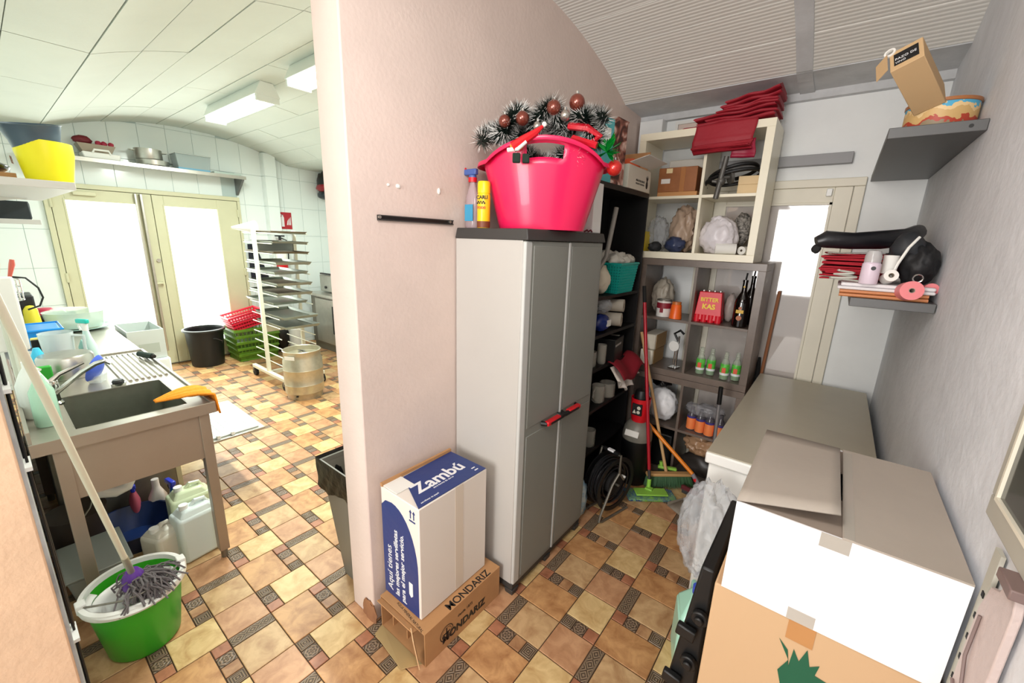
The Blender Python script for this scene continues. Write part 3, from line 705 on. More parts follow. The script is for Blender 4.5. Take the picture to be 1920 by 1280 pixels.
# items in the bookcase (x about -1.12 .. -1.3)
tq = thing('turquoise_basket', 'turquoise woven plastic basket full of crumpled paper on the black bookcase', 'basket', (-1.19, 2.63, 1.381))
m_tq = M('turquoise_plastic', (20, 170, 158), 0.4)
nb = MB(); bw, bd, bh = .10, .135, .19
nb.frus((-.085, -.12, .085, .12, 0), (-.085, -.12, .085, .12, .006))
def pw(s_, t): # four slanted sides, woven strips
    return s_
for j in range(10):
    k = (j+.5)/10; a = .085+.02*k; b_ = .12+.022*k; z = .006+.18*k; h = .0062
    nb.tube([(a, -b_, z), (a, b_, z), (-a, b_, z), (-a, -b_, z)], h, 4, closed=True)
part('woven_rows', nb, m_tq, tq, smooth=None)
wv = MB()
for i in range(15):
    y = -.112+.224*i/14
    for sx in (1, -1): wv.tube([(sx*.086, y, .002), (sx*.108, y*1.17, .188)], .004, 4)
for i in range(11):
    x = -.08+.16*i/10
    for sy in (1, -1): wv.tube([(x, sy*.121, .002), (x*1.2, sy*.145, .188)], .004, 4)
part('woven_uprights', wv, m_tq, tq, smooth=None)
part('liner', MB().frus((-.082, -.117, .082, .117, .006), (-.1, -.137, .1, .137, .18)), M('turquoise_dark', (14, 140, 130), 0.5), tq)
part('rim', MB().tube([(.108, -.144, .19), (.108, .144, .19), (-.108, .144, .19), (-.108, -.144, .19)], .008, 6, closed=True), m_tq, tq)
for i, (x, y, s_) in enumerate(((.03, -.08, 1), (.0, .02, 1.1), (.03, .10, 1), (-.05, -.03, 1.2), (.05, .02, .8))):
    single('crumpled_bag', MB().blob((0, 0, 0), (.055*s_, .06*s_, .042*s_), 10+i, .35, 2.2, 3), M('greyish_white_film', (214, 210, 198), .4, bump=(40, .4)), 'crumpled white plastic bags stuffed into the turquoise basket', 'bag', (-1.19+x, 2.63+y, 1.59+.01*i % .02), group='bags in the turquoise basket')
single('cloth_bundle', MB().blob((0, 0, 0), (.06, .06, .085), 31, .25, 1.8, 3), M('cream_cloth', (224, 214, 192), .8), 'cream cloth bundle left of the turquoise basket, half behind the cabinet', 'cloth', (-1.17, 2.385, 1.475))
# leaning grey tube
single('grey_tube', MB().tube([(-1.20, 2.24, 1.39), (-1.09, 2.28, 1.62), (-1.075, 2.33, 1.90)], .014, 10), M('matt_grey_tube', (150, 146, 138), .4, .3), 'grey metal tube leaning in the top of the black bookcase', 'tube')
# paper rolls, blue can pack, etc.
def roll(loc, ax_, lab, r=.048, L_=.12, group=None, mat=None, name='paper_roll', core=.018):
    t = thing(name, lab, 'roll', loc, 0, group); d = V(ax_).normalized()
    m_ = Matrix.Rotation(0, 3, 'X')
    q = d.to_track_quat('Z', 'Y').to_matrix()
    part('sheets', MB().lathe([(core, -L_/2), (r, -L_/2), (r, L_/2), (core, L_/2), (core, -L_/2)], 26, mat=q), mat or m_paper, t, smooth=40)
    part('core', MB().lathe([(core*.82, -L_/2-.001), (core, -L_/2-.001), (core, L_/2+.001), (core*.82, L_/2+.001), (core*.82, -L_/2-.001)], 16, mat=q), M('roll_core', (160, 150, 134), .8), t)
    return t
m_roll = M('greyish_paper', (196, 188, 172), .8, bump=(60, .3))
roll((-1.17, 2.60, 1.293), (1, .25, .02), 'white paper roll, upper of two lying on the bookcase shelf', .042, .16, mat=m_roll)
roll((-1.17, 2.58, 1.20), (1, .25, .02), 'white paper roll, lower of two lying on the bookcase shelf', .045, .16, mat=m_roll)
single('film_bag', MB().blob((0, 0, 0), (.05, .06, .045), 41, .3, 2, 3), m_bag, 'small clear plastic bag above the blue pack in the bookcase', 'bag', (-1.15, 2.42, 1.31))
bp = thing('blue_can_pack', 'dark blue shrink-wrapped pack beside the paper rolls', 'pack', (-1.16, 2.42, 1.141))
part('wrap', MB().blob((0, 0, .055), (.06, .085, .058), 44, .12, 2.6, 3), M('navy_wrap', (30, 48, 120), .25), bp)
part('pack_label', MB().box(.055, -.02, .04, .062, .03, .08), m_paper, bp)
kb = thing('black_box', 'black box with two white stickers on the middle shelf of the bookcase', 'box', (-1.185, 2.60, .9205), radians(8))
part('box_body', MB().box(-.09, -.10, 0, .09, .10, .155), m_black, kb, bevel=.003)
part('sticker', MB().box(.0895, -.09, .105, .0912, .04, .118), M('grey_sticker', (186, 184, 178), .6), kb); part('sticker', MB().box(.01, .04, .1545, .07, .075, .156), M('grey_sticker2', (196, 192, 182), .6), kb)
gl = M('drinking_glass', (206, 202, 190), .06, alpha=.4)
def jar(loc, lab, r=.035, h=.1, name='glass_jug', handle=True, rz=0.0, group=None, mat=None):
    t = thing(name, lab, 'glass', loc, rz, group)
    part('glass_body', MB().lathe([(0, 0), (r*.85, 0), (r, .01), (r*1.02, h), (r*.93, h), (r*.9, .012), (0, .008)], 20), mat or gl, t)
    if handle: part('handle', MB().tube([(0, -r, h*.85), (0, -r-.028, h*.75), (0, -r-.03, h*.4), (0, -r, h*.2)], .005, 6), mat or gl, t)
    return t
jar((-1.14, 2.44, .9205), 'tall glass in front of the black box', .03, .13, 'drinking_glass', False)
jar((-1.16, 2.33, .9205), 'glass half hidden by the cabinet beside the black box', .035, .10, 'drinking_glass', False)
jar((-1.15, 2.60, .6405), 'round glass jug behind the gas bottle', .055, .105)
jar((-1.15, 2.46, .6405), 'glass jug nearest the cabinet on the lower shelf', .045, .12)
jar((-1.15, 2.38, .3405), 'stemless glass on the lowest visible shelf of the bookcase', .04, .12, 'drinking_glass', False)
# cloths spilling from the shelf
def drape(f, nu, nv, mat, name, lab, cat, th=.004, **k):
    return single(name, MB().sheet(f, nu, nv), mat, lab, cat, solid=th, smooth=70, **k)
m_wine = M('wine_cloth', (138, 16, 34), .75)
drape(lambda u, v: V((-1.12+.13*v, 2.50+.36*u, .92+.02*sin(u*9)-.10*v*v-.03*sin(u*6)*v)), 16, 8, m_wine, 'red_cloth', 'dark red cloth hanging over the shelf edge below the black box', 'cloth')
drape(lambda u, v: V((-1.08+.06*v+.02*sin(u*20)*v, 2.46+.34*u, .90-.02*u-.15*v*(.55+.6*sin(u*pi))+.012*sin(u*22)*v)), 26, 10, M('white_cloth', (232, 222, 212), .8), 'white_cloth', 'white dish cloth hanging from the bookcase shelf above the gas bottle', 'cloth')

# on top of the bookcase
pb = thing('pineapple_box', 'white cardboard box with black pineapple print on top of the black bookcase', 'box', (-1.22, 2.70, 2.031))
part('box_body', MB().box(-.11, -.20, 0, .125, .165, .135), M('offwhite_board', (228, 220, 204), .7), pb, bevel=.002)
part('open_flap', MB().obox((.17, .0, .165), (.12, .33, .003), (0, radians(-14), 0)), m_cardw, pb)
part('open_flap', MB().obox((.0, .17, .20), (.2, .003, .13), (radians(-12), 0, 0)), m_card, pb)
pn = MB().prism([(.105+.017*cos(i*pi/8)*1.0, .045+.024*sin(i*pi/8)) for i in range(16)], 0, .125, .1262)
for k in range(5):
    a = radians(50+20*k); pn.prism([(.105-.006, .066), (.105+.006, .066), (.105+.042*cos(a)*.8, .066+.036*sin(a))], 0, .125, .1262)
part('pineapple_print', pn, m_black_print, pb)
text('PIÑA EXTRA DULCE', .016, m_black_print, pb, (.1258, -.08, .052), (0, 1, 0), (0, 0, 1), bold=.0004)
text('PRODUCTO NATURAL', .014, m_black_print, pb, (.1258, -.08, .034), (0, 1, 0), (0, 0, 1))
single('orange_net_bag', MB().blob((0, 0, 0), (.05, .09, .045), 61, .2, 2, 3), M('orange_net', (224, 92, 44), .6), 'orange bag lying in the open pineapple box', 'bag', (-1.20, 2.76, 2.195))
th_ = thing('teal_photo_box', 'tall teal box with a brown photo print side, beside the tinsel garland', 'box', (-1.18, 2.34, 2.031), radians(-8))
part('box_body', MB().box(-.07, -.155, 0, .07, .10, .33), M('teal_card', (92, 186, 190), .5), th_, bevel=.002)
ph = bpy.data.materials.new('photo_print'); ph.use_nodes = True; nt = ph.node_tree
nn = nt.nodes.new('ShaderNodeTexNoise'); nn.inputs['Scale'].default_value = 9; nn.inputs['Distortion'].default_value = 1.6; nn.inputs['Detail'].default_value = 2
gg = nt.nodes.new('ShaderNodeNewGeometry'); cr = nt.nodes.new('ShaderNodeValToRGB'); e = cr.color_ramp.elements
e[0].color = rgb(66, 40, 34); e[0].position = .42; e[1].color = rgb(226, 196, 182); e[1].position = .62; x_ = e.new(.52); x_.color = rgb(150, 92, 76)
nt.links.new(gg.outputs['Position'], nn.inputs['Vector']); nt.links.new(nn.outputs['Fac'], cr.inputs['Fac']); nt.links.new(cr.outputs['Color'], nt.nodes['Principled BSDF'].inputs['Base Color'])
part('photo_side', MB().box(.0705, -.03, 0, .073, .10, .33).prism([(-.03, .33), (.10, .33), (.115, .345), (.0, .352)], 0, .066, .073), ph, th_, label='brown photo print')
part('teal_window', MB().box(.0705, -.13, .18, .072, -.06, .28), m_paper, th_)
# ================================================================== SHELF UNITS AGAINST THE BACK WALL
def cube_unit(name, lab, x0, x1, z0, z1, y0, y1, xd, zs, mat, t=.045, tm_=.018, group=None):
    u = thing(name, lab, 'shelf unit', ((x0+x1)/2, (y0+y1)/2, z0), 0, group)
    X = (x1-x0)/2; Y = (y1-y0)/2; H = z1-z0; d = xd-(x0+x1)/2; s = zs-z0
    part('side_panel', MB().box(-X, -Y, t, -X+t, Y, H-t), mat, u, bevel=.0015); part('side_panel', MB().box(X-t, -Y, t, X, Y, H-t), mat, u, bevel=.0015)
    part('top', MB().box(-X, -Y, H-t, X, Y, H), mat, u, bevel=.0015); part('bottom', MB().box(-X, -Y, 0, X, Y, t), mat, u, bevel=.0015)
    part('divider', MB().box(d-tm_/2, -Y, t, d+tm_/2, Y, s-tm_/2).box(d-tm_/2, -Y, s+tm_/2, d+tm_/2, Y, H-t), mat, u, bevel=.001)
    part('shelf', MB().box(-X+t, -Y, s-tm_/2, X-t, Y, s+tm_/2), mat, u, bevel=.001)
    return u
m_kw = M('ivory_lacquer', (247, 240, 216), 0.35); m_kb = M('dark_oak', (110, 97, 88), 0.32, var=(6, .2))
m_kb2 = M('dark_oak_front', (104, 90, 80), 0.35)
FY, BY = 2.94, 3.275
cube_unit('dark_cube_shelf', 'dark brown cube shelf on the floor, lower of the two', -1.13, -0.345, 0, .775, FY, BY, -.735, .385, m_kb)
cube_unit('dark_cube_shelf', 'dark brown cube shelf stacked in the middle under the white one', -1.13, -0.345, .777, 1.605, FY, BY, -.745, 1.185, m_kb)
cube_unit('white_cube_shelf', 'ivory white cube shelf stacked on top of the brown ones', -1.225, -0.425, 1.607, 2.425, FY, BY, -.785, 2.01, m_kw)
zW0, zW1 = 1.653, 2.0195; zB1, zB0 = 1.195, .823; zL1 = .3945; zL0 = .046

# -- crimson folded tablecloths on top
m_crim = M('crimson_tablecloth', (158, 24, 42), 0.6, bump=(30, .2))
def fold(x0, x1, y0, y1, z, th, seed, front=0.0, tilt=0.0):
    """one folded layer: rounded flat roll"""
    g = random.Random(seed); n = 14; prof = []
    hh = th/2
    for i in range(n):
        t = pi/2+pi*i/(n-1); prof.append((y0+hh+hh*cos(t)*1.6, z+hh+hh*sin(t)))
    poly = prof+[(y1, z), (y1, z+th)]
    mb = MB(); k = 10; vs = []; fs = []; m = len(poly)
    ph = g.uniform(0, 6)
    for i in range(k+1):
        x = x0+(x1-x0)*i/k
        for (yy, zz) in poly: vs.append((x+.006*sin(zz*300+seed), yy+.008*sin(i*1.3+ph), zz+.004*sin(i*.9+ph)+tilt*(x-x0)))
    for i in range(k):
        for j in range(m): fs.append((i*m+j, i*m+(j+1) % m, (i+1)*m+(j+1) % m, (i+1)*m+j))
    fs += [tuple(range(m)), tuple(range(k*m+m-1, k*m-1, -1))]
    return mb.add(vs, fs)
tc = thing('tablecloth_stack', 'stack of crimson tablecloths folded on top of the ivory shelf and hanging over its front', 'tablecloths', (-.66, 3.0, 2.427))
zz = .0
for i in range(7):
    th = (.022, .018, .02, .014, .018, .02, .016)[i]
    xa = (-.20, -.16, -.23, -.10, -.06, -.08, -.05)[i]; xb = (.215, .225, .21, .225, .22, .23, .225)[i]
    part('folded_cloth', fold(xa, xb, -.05+.012*(i % 3), .18, zz, th, i, tilt=.03+.02*i), m_crim, tc, smooth=50); zz += th+.0005
def hang(x0, x1, zt, zb_, y, seed, n=5):
    mb = MB(); N = 20; K = 12
    mb.sheet(lambda u, v: V((x0+(x1-x0)*u+.006*sin(v*5+seed), y-.004-.012*sin(v*pi*.5)-.004*sin(v*30)*(v > .6)+.004*sin(u*7+seed), zt+(zb_-zt)*v+.01*(u-.5)*sin(seed))), N, K)
    return mb
part('hanging_fold', hang(-.205, .135, .005, -.145, -.068, 1), m_crim, tc, smooth=60, solid=.006)
part('hanging_fold', hang(-.195, .13, -.115, -.165, -.082, 2), m_crim, tc, smooth=60, solid=.012)
part('hanging_fold', hang(-.205, .12, -.130, -.148, -.09, 3), m_crim, tc, smooth=60, solid=.008)
part('hanging_fold', hang(.02, .15, -.10, -.205, -.062, 4), M('crimson_magenta_cloth', (150, 10, 52), .5), tc, smooth=60, solid=.010, label='brighter magenta end of the lowest cloth')
part('cloth_corner', fold(-.30, -.10, -.01, .15, .004, .012, 9, tilt=.05), m_crim, tc, smooth=50)
# -- ivory shelf, upper left: cartons, folded paper
bx = thing('taped_carton', 'brown taped carton with a white label in the upper left cell of the ivory shelf', 'box', (-.955, 3.09, zW1+.028))
part('box_body', MB().box(-.125, -.12, 0, .125, .12, .155), M('glossy_brown_carton', (160, 100, 56), .4, var=(14, .12)), bx, bevel=.003)
part('paper_label', MB().box(-.105, -.1215, .055, -.045, -.12, .085), m_paper, bx); part('paper_label', MB().box(-.075, -.1215, .12, -.035, -.12, .15), M('cream_label', (240, 220, 170), .6), bx)
part('tape', MB().box(.02, -.1212, .0, .05, -.12, .155), M('brown_tape', (180, 120, 70), .25), bx)
single('flat_carton', MB().box(-.13, -.13, 0, .13, .12, .027), M('pale_brown_carton', (206, 150, 96), .8), 'flat pale carton under the brown taped carton', 'box', (-.945, 3.09, zW1), bevel=.002)
single('white_paper_pack', MB().box(-.11, -.07, 0, .115, .05, .06), M('whitish_pack', (214, 212, 202), .7), 'pale pack lying on the brown taped carton', 'box', (-.94, 3.13, zW1+.184), bevel=.008)
# -- upper right: black hose coil, grey stand, two beige boxes
hp = []
for i in range(70):
    t = i/69*2*pi*1.8; hp.append(V((.0+(.165-.004*t)*cos(t+2.9), -.02+.10*sin(t+2.9), .055+.028*cos(t+2.9)-.03*sin(t+2.9)+.005*t)))
hose = single('black_hose', MB().tube(hp, .0115, 8), m_black, 'coil of black hose in the upper right cell of the ivory shelf', 'hose', (-.625, 3.045, zW1+.03))
st = thing('clamp_stand', 'grey metal clamp with upright tube standing inside the black hose coil', 'clamp', (-.68, 2.96, zW1))
m_gm = M('cast_grey_metal', (104, 102, 98), .5, .6)
part('tube', MB().cyl((.022, -.035, .215), (-.008, -.04, -.03), .0155, n=14), m_gm, st)
part('clamp_body', MB().blob((.008, -.03, .075), (.026, .026, .03), 7, .12, 2, 2), m_gm, st)
part('disc', MB().cyl((.045, -.01, .10), (.06, .0, .104), .042, n=24).cyl((.012, -.03, .095), (.05, -.01, .10), .011), m_gm, st)
part('small_knob', MB().cyl((-.015, -.04, .07), (-.04, -.045, .075), .009), m_gm, st)
m_beige = M('beige_card', (232, 204, 158), .7)
single('beige_box', MB().box(-.06, -.11, 0, .06, .11, .057), m_beige, 'beige cardboard box at the bottom right of the ivory shelf cell', 'box', (-.528, 3.11, zW1), bevel=.002)
single('beige_box', MB().box(-.06, -.11, 0, .06, .11, .05), m_beige, 'beige cardboard box, upper of two behind the black hose', 'box', (-.528, 3.11, zW1+.0575), bevel=.002)
# -- lower left: bags, yellow pack, dark shoe
single('clear_bag', MB().blob((0, 0, .12), (.07, .08, .12), 71, .26, 2.8, 4, flat=0, az=.4), m_bag, 'crumpled clear plastic bag, left one in the ivory shelf', 'bag', (-1.085, 3.10, zW0))
single('brownish_bag', MB().blob((0, 0, .15), (.085, .09, .15), 73, .28, 2.6, 4, flat=0, az=.4), M('brownish_film', (198, 172, 150), .3, alpha=.8, bump=(25, .5)), 'crumpled brownish plastic bag against the divider of the ivory shelf', 'bag', (-.905, 3.09, zW0))
single('yellow_pack', MB().box(-.012, -.05, 0, .012, .05, .135), M('yellow_pack', (232, 204, 40), .35), 'slim yellow pack standing at the left end of the ivory shelf', 'pack', (-1.135, 3.0, zW0), bevel=.003)
single('dark_bundle', MB().blob((0, 0, .032), (.045, .05, .034), 75, .25, 2, 3, flat=0), M('dark_grey_cloth', (40, 42, 44), .7), 'small dark bundle at the foot of the clear bags', 'bundle', (-1.06, 2.985, zW0))
single('navy_bag', MB().blob((0, 0, .05), (.065, .05, .05), 77, .35, 2.4, 3, flat=0), M('navy_film', (52, 62, 92), .3), 'navy blue plastic bundle under the brownish bag', 'bag', (-.925, 2.99, zW0))
# -- lower right: white carrier bag, floral cloth, roll
single('white_carrier_bag', MB().blob((0, 0, .11), (.115, .095, .12), 81, .14, 2.6, 4, flat=0, az=.35).blob((-.005, -.01, .21), (.05, .04, .03), 82, .4, 2, 3), M('thin_white_film', (228, 222, 226), .35, bump=(14, .5)), 'full white carrier bag in the lower right cell of the ivory shelf', 'bag', (-.665, 3.05, zW0))
fl = M('black_white_floral', (30, 26, 24), .8, var=(60, 0), col2=(190, 184, 176))
single('floral_cloth', MB().blob((0, 0, .15), (.055, .05, .10), 84, .2, 2, 3), fl, 'black and white floral cloth behind the white carrier bag', 'cloth', (-.555, 3.15, zW0+.01))
roll((-.60, 2.985, zW0+.034), (.92, .25, .0), 'white paper roll lying in front of the white carrier bag', .034, .12, mat=m_paper, core=.012)
roll((-.50, 3.06, zW0+.026), (.3, 1, 0), 'end of a small white roll behind the right upright of the ivory shelf', .026, .09, mat=m_paper, core=.008)

# -- brown unit, upper left
single('tall_clear_bag', MB().blob((0, 0, .13), (.075, .08, .13), 91, .2, 2.6, 4, flat=0, az=.35), M('dusty_film', (186, 176, 160), .35, alpha=.85, bump=(25, .5)), 'tall dusty plastic bag at the left of the upper brown shelf', 'bag', (-1.01, 3.14, zB1))
tn = thing('paint_tin', 'white paint tin with red print beside the orange cup', 'tin', (-.955, 3.02, zB1))
part('tin_body', MB().lathe([(0, 0), (.05, 0), (.05, .115), (.0, .115)], 28), M('white_enamel', (232, 228, 222), .35), tn)
part('tin_rim', MB().lathe([(.046, .113), (.052, .113), (.052, .121), (.044, .121), (.046, .113)], 28), m_steel_d, tn)
part('red_print', MB().lathe([(.0505, .06), (.0508, .098), (.0505, .1)], 28).box(-.012, -.0515, .03, .012, -.05, .06), M('dark_red_print', (140, 30, 46), .5), tn)
part('tin_handle', MB().tube([(-.052, 0, .10), (-.045, -.03, .125), (0, -.05, .13), (.045, -.03, .125), (.052, 0, .10)], .002, 5), m_steel, tn)
oc = thing('orange_cup', 'bright orange tapered cup beside the paint tin', 'cup', (-.858, 2.985, zB1))
part('cup_body', MB().lathe([(0, 0), (.043, 0), (.043, .003), (.034, .095), (.030, .10), (0, .10)], 26), M('orange_plastic', (244, 104, 32), .35), oc)
part('cup_top', MB().lathe([(.031, .10), (.031, .118), (.026, .12), (0, .12)], 26), M('amber_plastic', (196, 110, 50), .3), oc)
# -- upper right: red bottle carrier, dark bottles
kc = thing('red_bottle_carrier', 'red cardboard bottle carrier with yellow lettering on the upper brown shelf', 'bottle carrier', (-.655, 3.055, zB1), radians(3))
m_rc = M('red_carton', (222, 24, 44), .4)
part('carrier_box', MB().frus((-.086, -.06, .086, .06, .012), (-.07, -.045, .07, .045, .205)), m_rc, kc, bevel=.004)
sc = MB()
for i in range(4): sc.cyl((-.066+.044*i, -.045, .0), (-.066+.044*i, -.045, .05), .0215, n=14); sc.cyl((-.066+.044*i, .02, .0), (-.066+.044*i, .02, .05), .0215, n=14)
part('bottle_bases', sc, m_rc, kc)
text('BITTER', .036, M('yellow_print', (250, 214, 60), .5), kc, (0, -.0565, .142), (1, 0, 0), (0, .08, 1), align='CENTER', bold=.001)
text('KAS', .046, M('yellow_print', (250, 214, 60), .5), kc, (0, -.0605, .092), (1, 0, 0), (0, .08, 1), align='CENTER', bold=.002)
cc = MB()
for i in range(4): cc.cyl((-.052+.035*i, 0, .205), (-.052+.035*i, 0, .213), .011, n=12)
part('bottle_caps', cc, M('silver_cap', (200, 196, 190), .3, .8), kc)
single('clear_bottle_pack', MB().blob((0, 0, .10), (.035, .05, .10), 95, .15, 2, 3, flat=0), M('dusty_film2', (190, 176, 170), .3, alpha=.7, bump=(25, .5)), 'clear film pack right behind the red bottle carrier', 'pack', (-.545, 3.14, zB1))
m_dkgl = M('dark_bottle_glass', (18, 10, 8), .06, coat=1)
def wine(loc, lab, r=.044, h=.31, rz=0, labelled=True):
    t = thing('dark_bottle', lab, 'bottle', loc, rz)
    part('glass_body', MB().lathe([(0, 0), (r*.9, 0), (r, .006), (r, h*.5), (r*.85, h*.6), (r*.36, h*.74), (r*.32, h*.93), (r*.36, h*.935), (r*.36, h*.98), (0, h*.98)], 26), m_dkgl, t)
    part('pourer', MB().cyl((0, 0, h*.98), (.004, -.004, h*1.12), .005, n=8), m_blackm, t)
    if labelled:
        a = radians(-70)
        part('bottle_label', MB().box(-.022, -r-.0015, h*.30, .022, -r+.004, h*.37), M('gold_label', (214, 170, 40), .4), t, bevel=.001)
        part('bottle_label', MB().cyl((0, -r-.001, h*.20), (0, -r+.004, h*.20), .016, n=20), M('copper_label', (176, 96, 50), .4), t)
        part('bottle_label', MB().cyl((0, -r-.001, h*.405), (0, -r+.004, h*.405), .010, n=20), M('copper_label', (176, 96, 50), .4), t)
        part('bottle_label', MB().cyl((0, -r*.36-.001, h*.84), (0, -r*.3, h*.84), .006, n=12), M('gold_label', (214, 170, 40), .4), t)
    return t
wine((-.455, 2.995, zB1), 'dark glass bottle with gold label at the right of the upper brown shelf')
wine((-.435, 3.16, zB1), 'dark glass bottle standing behind the gold-labelled one', .04, .33, labelled=False)
# -- lower left: paper towel blocks, jigger stand
m_pt = M('folded_towel_paper', (240, 234, 216), .85)
for i, (z, lab) in enumerate(((zB0, 'cream paper towel block, lower of the two'), (zB0+.118, 'cream paper towel block stacked on the other'))):
    pt = thing('paper_towel_block', lab, 'paper towels', (-1.025+.008*i, 3.09, z))
    part('towel_stack', MB().box(-.05, -.125, 0, .045, .12, .114), m_pt, pt, bevel=.012, seg=3)
    part('sleeve', MB().box(.0455, -.10, .002, .048, .12, .112), M('kraft_sleeve', (176, 140, 92), .8), pt)
ga = thing('corkscrew_stand', 'chrome lever tool with a round white disc on the brown shelf beside the divider', 'bar tool', (-.835, 3.03, zB0), radians(-10))
part('base', MB().box(-.03, -.04, 0, .03, .04, .008), m_chrome, ga, bevel=.003)
part('column', MB().cyl((.01, 0, .008), (.012, 0, .24), .007).cyl((-.008, 0, .008), (-.004, 0, .19), .005), m_chrome, ga)
part('disc', MB().cyl((-.01, -.02, .165), (-.01, -.008, .165), .038, n=26), m_white, ga)
part('lever', MB().tube([(.01, 0, .20), (-.02, -.01, .255), (.02, -.01, .285), (.045, 0, .26)], .009, 8), m_black, ga)
# -- lower right: four green bottles
m_gg = M('bottle_glass', (196, 206, 188), .06, alpha=.45); m_gl = M('green_bottle_label', (56, 170, 50), .35, var=(40, 0), col2=(120, 214, 90))
gs = None
for i, (x, y, lab) in enumerate(((-.655, 3.02, 'small green-labelled bottle, leftmost of the four'), (-.59, 3.04, 'small green-labelled bottle, second from the left'), (-.495, 3.0, 'small green-labelled bottle, third from the left'), (-.43, 3.03, 'small green-labelled bottle, rightmost of the four'))):
    if gs is None:
        gs = t = thing('soda_bottle', lab, 'bottle', (x, y, zB0), 0, 'small green-labelled bottles')
        part('glass_body', MB().lathe([(0, .002), (.026, .002), (.028, .01), (.028, .105), (.022, .13), (.013, .145), (.015, .15), (.015, .157), (.012, .16), (.015, .165), (.015, .172), (.012, .176), (.013, .19), (0, .19)], 22), m_gg, t)
        part('drink', MB().lathe([(0, .004), (.025, .004), (.026, .10), (0, .10)], 18), M('green_drink', (70, 150, 60), .2), t)
        part('bottle_label', MB().lathe([(.0285, .03), (.0288, .032), (.0288, .108), (.0285, .11)], 22), m_gl, t)
        part('logo', MB().box(-.012, -.0298, .05, .012, -.0285, .085), M('logo_white_red', (226, 90, 60), .5), t)
        part('white_band', MB().lathe([(.029, .032), (.0292, .034), (.0292, .046), (.029, .048)], 22), m_white_print, t)
    else: copy_tree(gs, loc=(x, y, zB0), label=lab)
# -- lower unit: white bag, orange bottles, brown paper, dark bag
single('white_bag', MB().blob((0, 0, .122), (.115, .09, .126), 101, .12, 2.2, 4, flat=0), M('bright_white_film', (244, 244, 246), .4, bump=(16, .4)), 'bright white stuffed plastic bag in the lower brown shelf behind the brooms', 'bag', (-.895, 3.05, zL1))
single('black_film', MB().blob((0, 0, 0), (.07, .06, .03), 102, .4, 2.4, 3), M('black_glossy_film', (24, 22, 24), .2), 'black plastic film on top of the bright white bag', 'film', (-.93, 3.10, .675))
m_or = M('orange_label', (250, 140, 80), .4)
og = None
for i, (x, y, lab) in enumerate(((-.66, 3.02, 'orange-labelled bottle, leftmost of the pack'), (-.595, 3.0, 'orange-labelled bottle, second of the pack'), (-.53, 2.985, 'orange-labelled bottle, third of the pack'), (-.463, 2.985, 'orange-labelled bottle at the right end, half behind the grey pole'))):
    if og is None:
        og = t = thing('orange_bottle', lab, 'bottle', (x, y, zL1), 0, 'pack of orange-labelled bottles')
        part('glass_body', MB().lathe([(0, .0), (.029, .0), (.031, .008), (.031, .10), (.028, .12), (.014, .15), (.014, .175), (0, .175)], 20), M('smoky_bottle', (96, 92, 98), .1, alpha=.75), t)
        part('bottle_label', MB().lathe([(.0315, .008), (.0318, .01), (.0318, .09), (.0315, .092)], 20), m_or, t)
        part('blue_band', MB().lathe([(.0315, .094), (.0318, .096), (.0318, .105), (.0315, .107)], 20), M('violet_blue_print', (70, 60, 140), .4), t)
    else: copy_tree(og, loc=(x, y, zL1), label=lab)
single('shrink_film', MB().blob((0, 0, .0), (.13, .06, .045), 105, .35, 2.2, 3), M('shrink_film', (176, 176, 182), .15, alpha=.35, bump=(30, .6)), 'torn clear shrink film over the orange-labelled bottles', 'film', (-.58, 3.02, zL1+.165))
single('crumpled_brown_paper', MB().blob((0, 0, .075), (.13, .09, .08), 107, .3, 2.4, 4, flat=0), M('film_on_brown', (172, 136, 104), .25, bump=(30, .6)), 'crumpled brown paper under film in the bottom right brown cell', 'paper', (-.55, 3.04, .22))
single('black_sack', MB().blob((0, 0, .09), (.15, .09, .09), 109, .15, 1.6, 3, flat=0), M('charcoal_film', (52, 47, 44), .4), 'charcoal sack on the bottom of the lower brown shelf', 'sack', (-.54, 3.04, zL0))
single('black_crate', MB().box(-.15, -.12, 0, .15, .12, .27), m_black, 'black plastic crate in the bottom left brown cell behind the gas bottle', 'crate', (-.91, 3.08, zL0+.001), bevel=.01)
single('white_part', MB().box(-.04, -.03, 0, .04, .03, .03).cyl((-.03, -.02, -.045), (-.03, -.02, 0), .025), m_white, 'small white fitting wedged between brown shelf and chest freezer', 'fitting', (-.375, 2.86, .78)) if False else None
# wooden pole and black tube right of the shelves
single('wooden_pole', MB().tube([(-.329, 3.255, .0), (-.29, 3.285, 1.42)], .010, 8), M('reddish_wood', (150, 96, 62), .6), 'brown wooden pole leaning between the brown shelf and the glazed door', 'pole')
ft = thing('black_umbrella', 'folded black umbrella standing between the brown shelf and the freezer', 'umbrella', (-.335, 3.288, .0))
part('canopy', MB().tube([(0, 0, .3), (.003, 0, .5), (.002, 0, .84), (.0, 0, .95)], .02, 10, rr=[.01, .02, .018, .008]), m_blackm, ft)
part('shaft', MB().cyl((0, 0, 0), (0, 0, .3), .006, n=8), m_gm, ft)

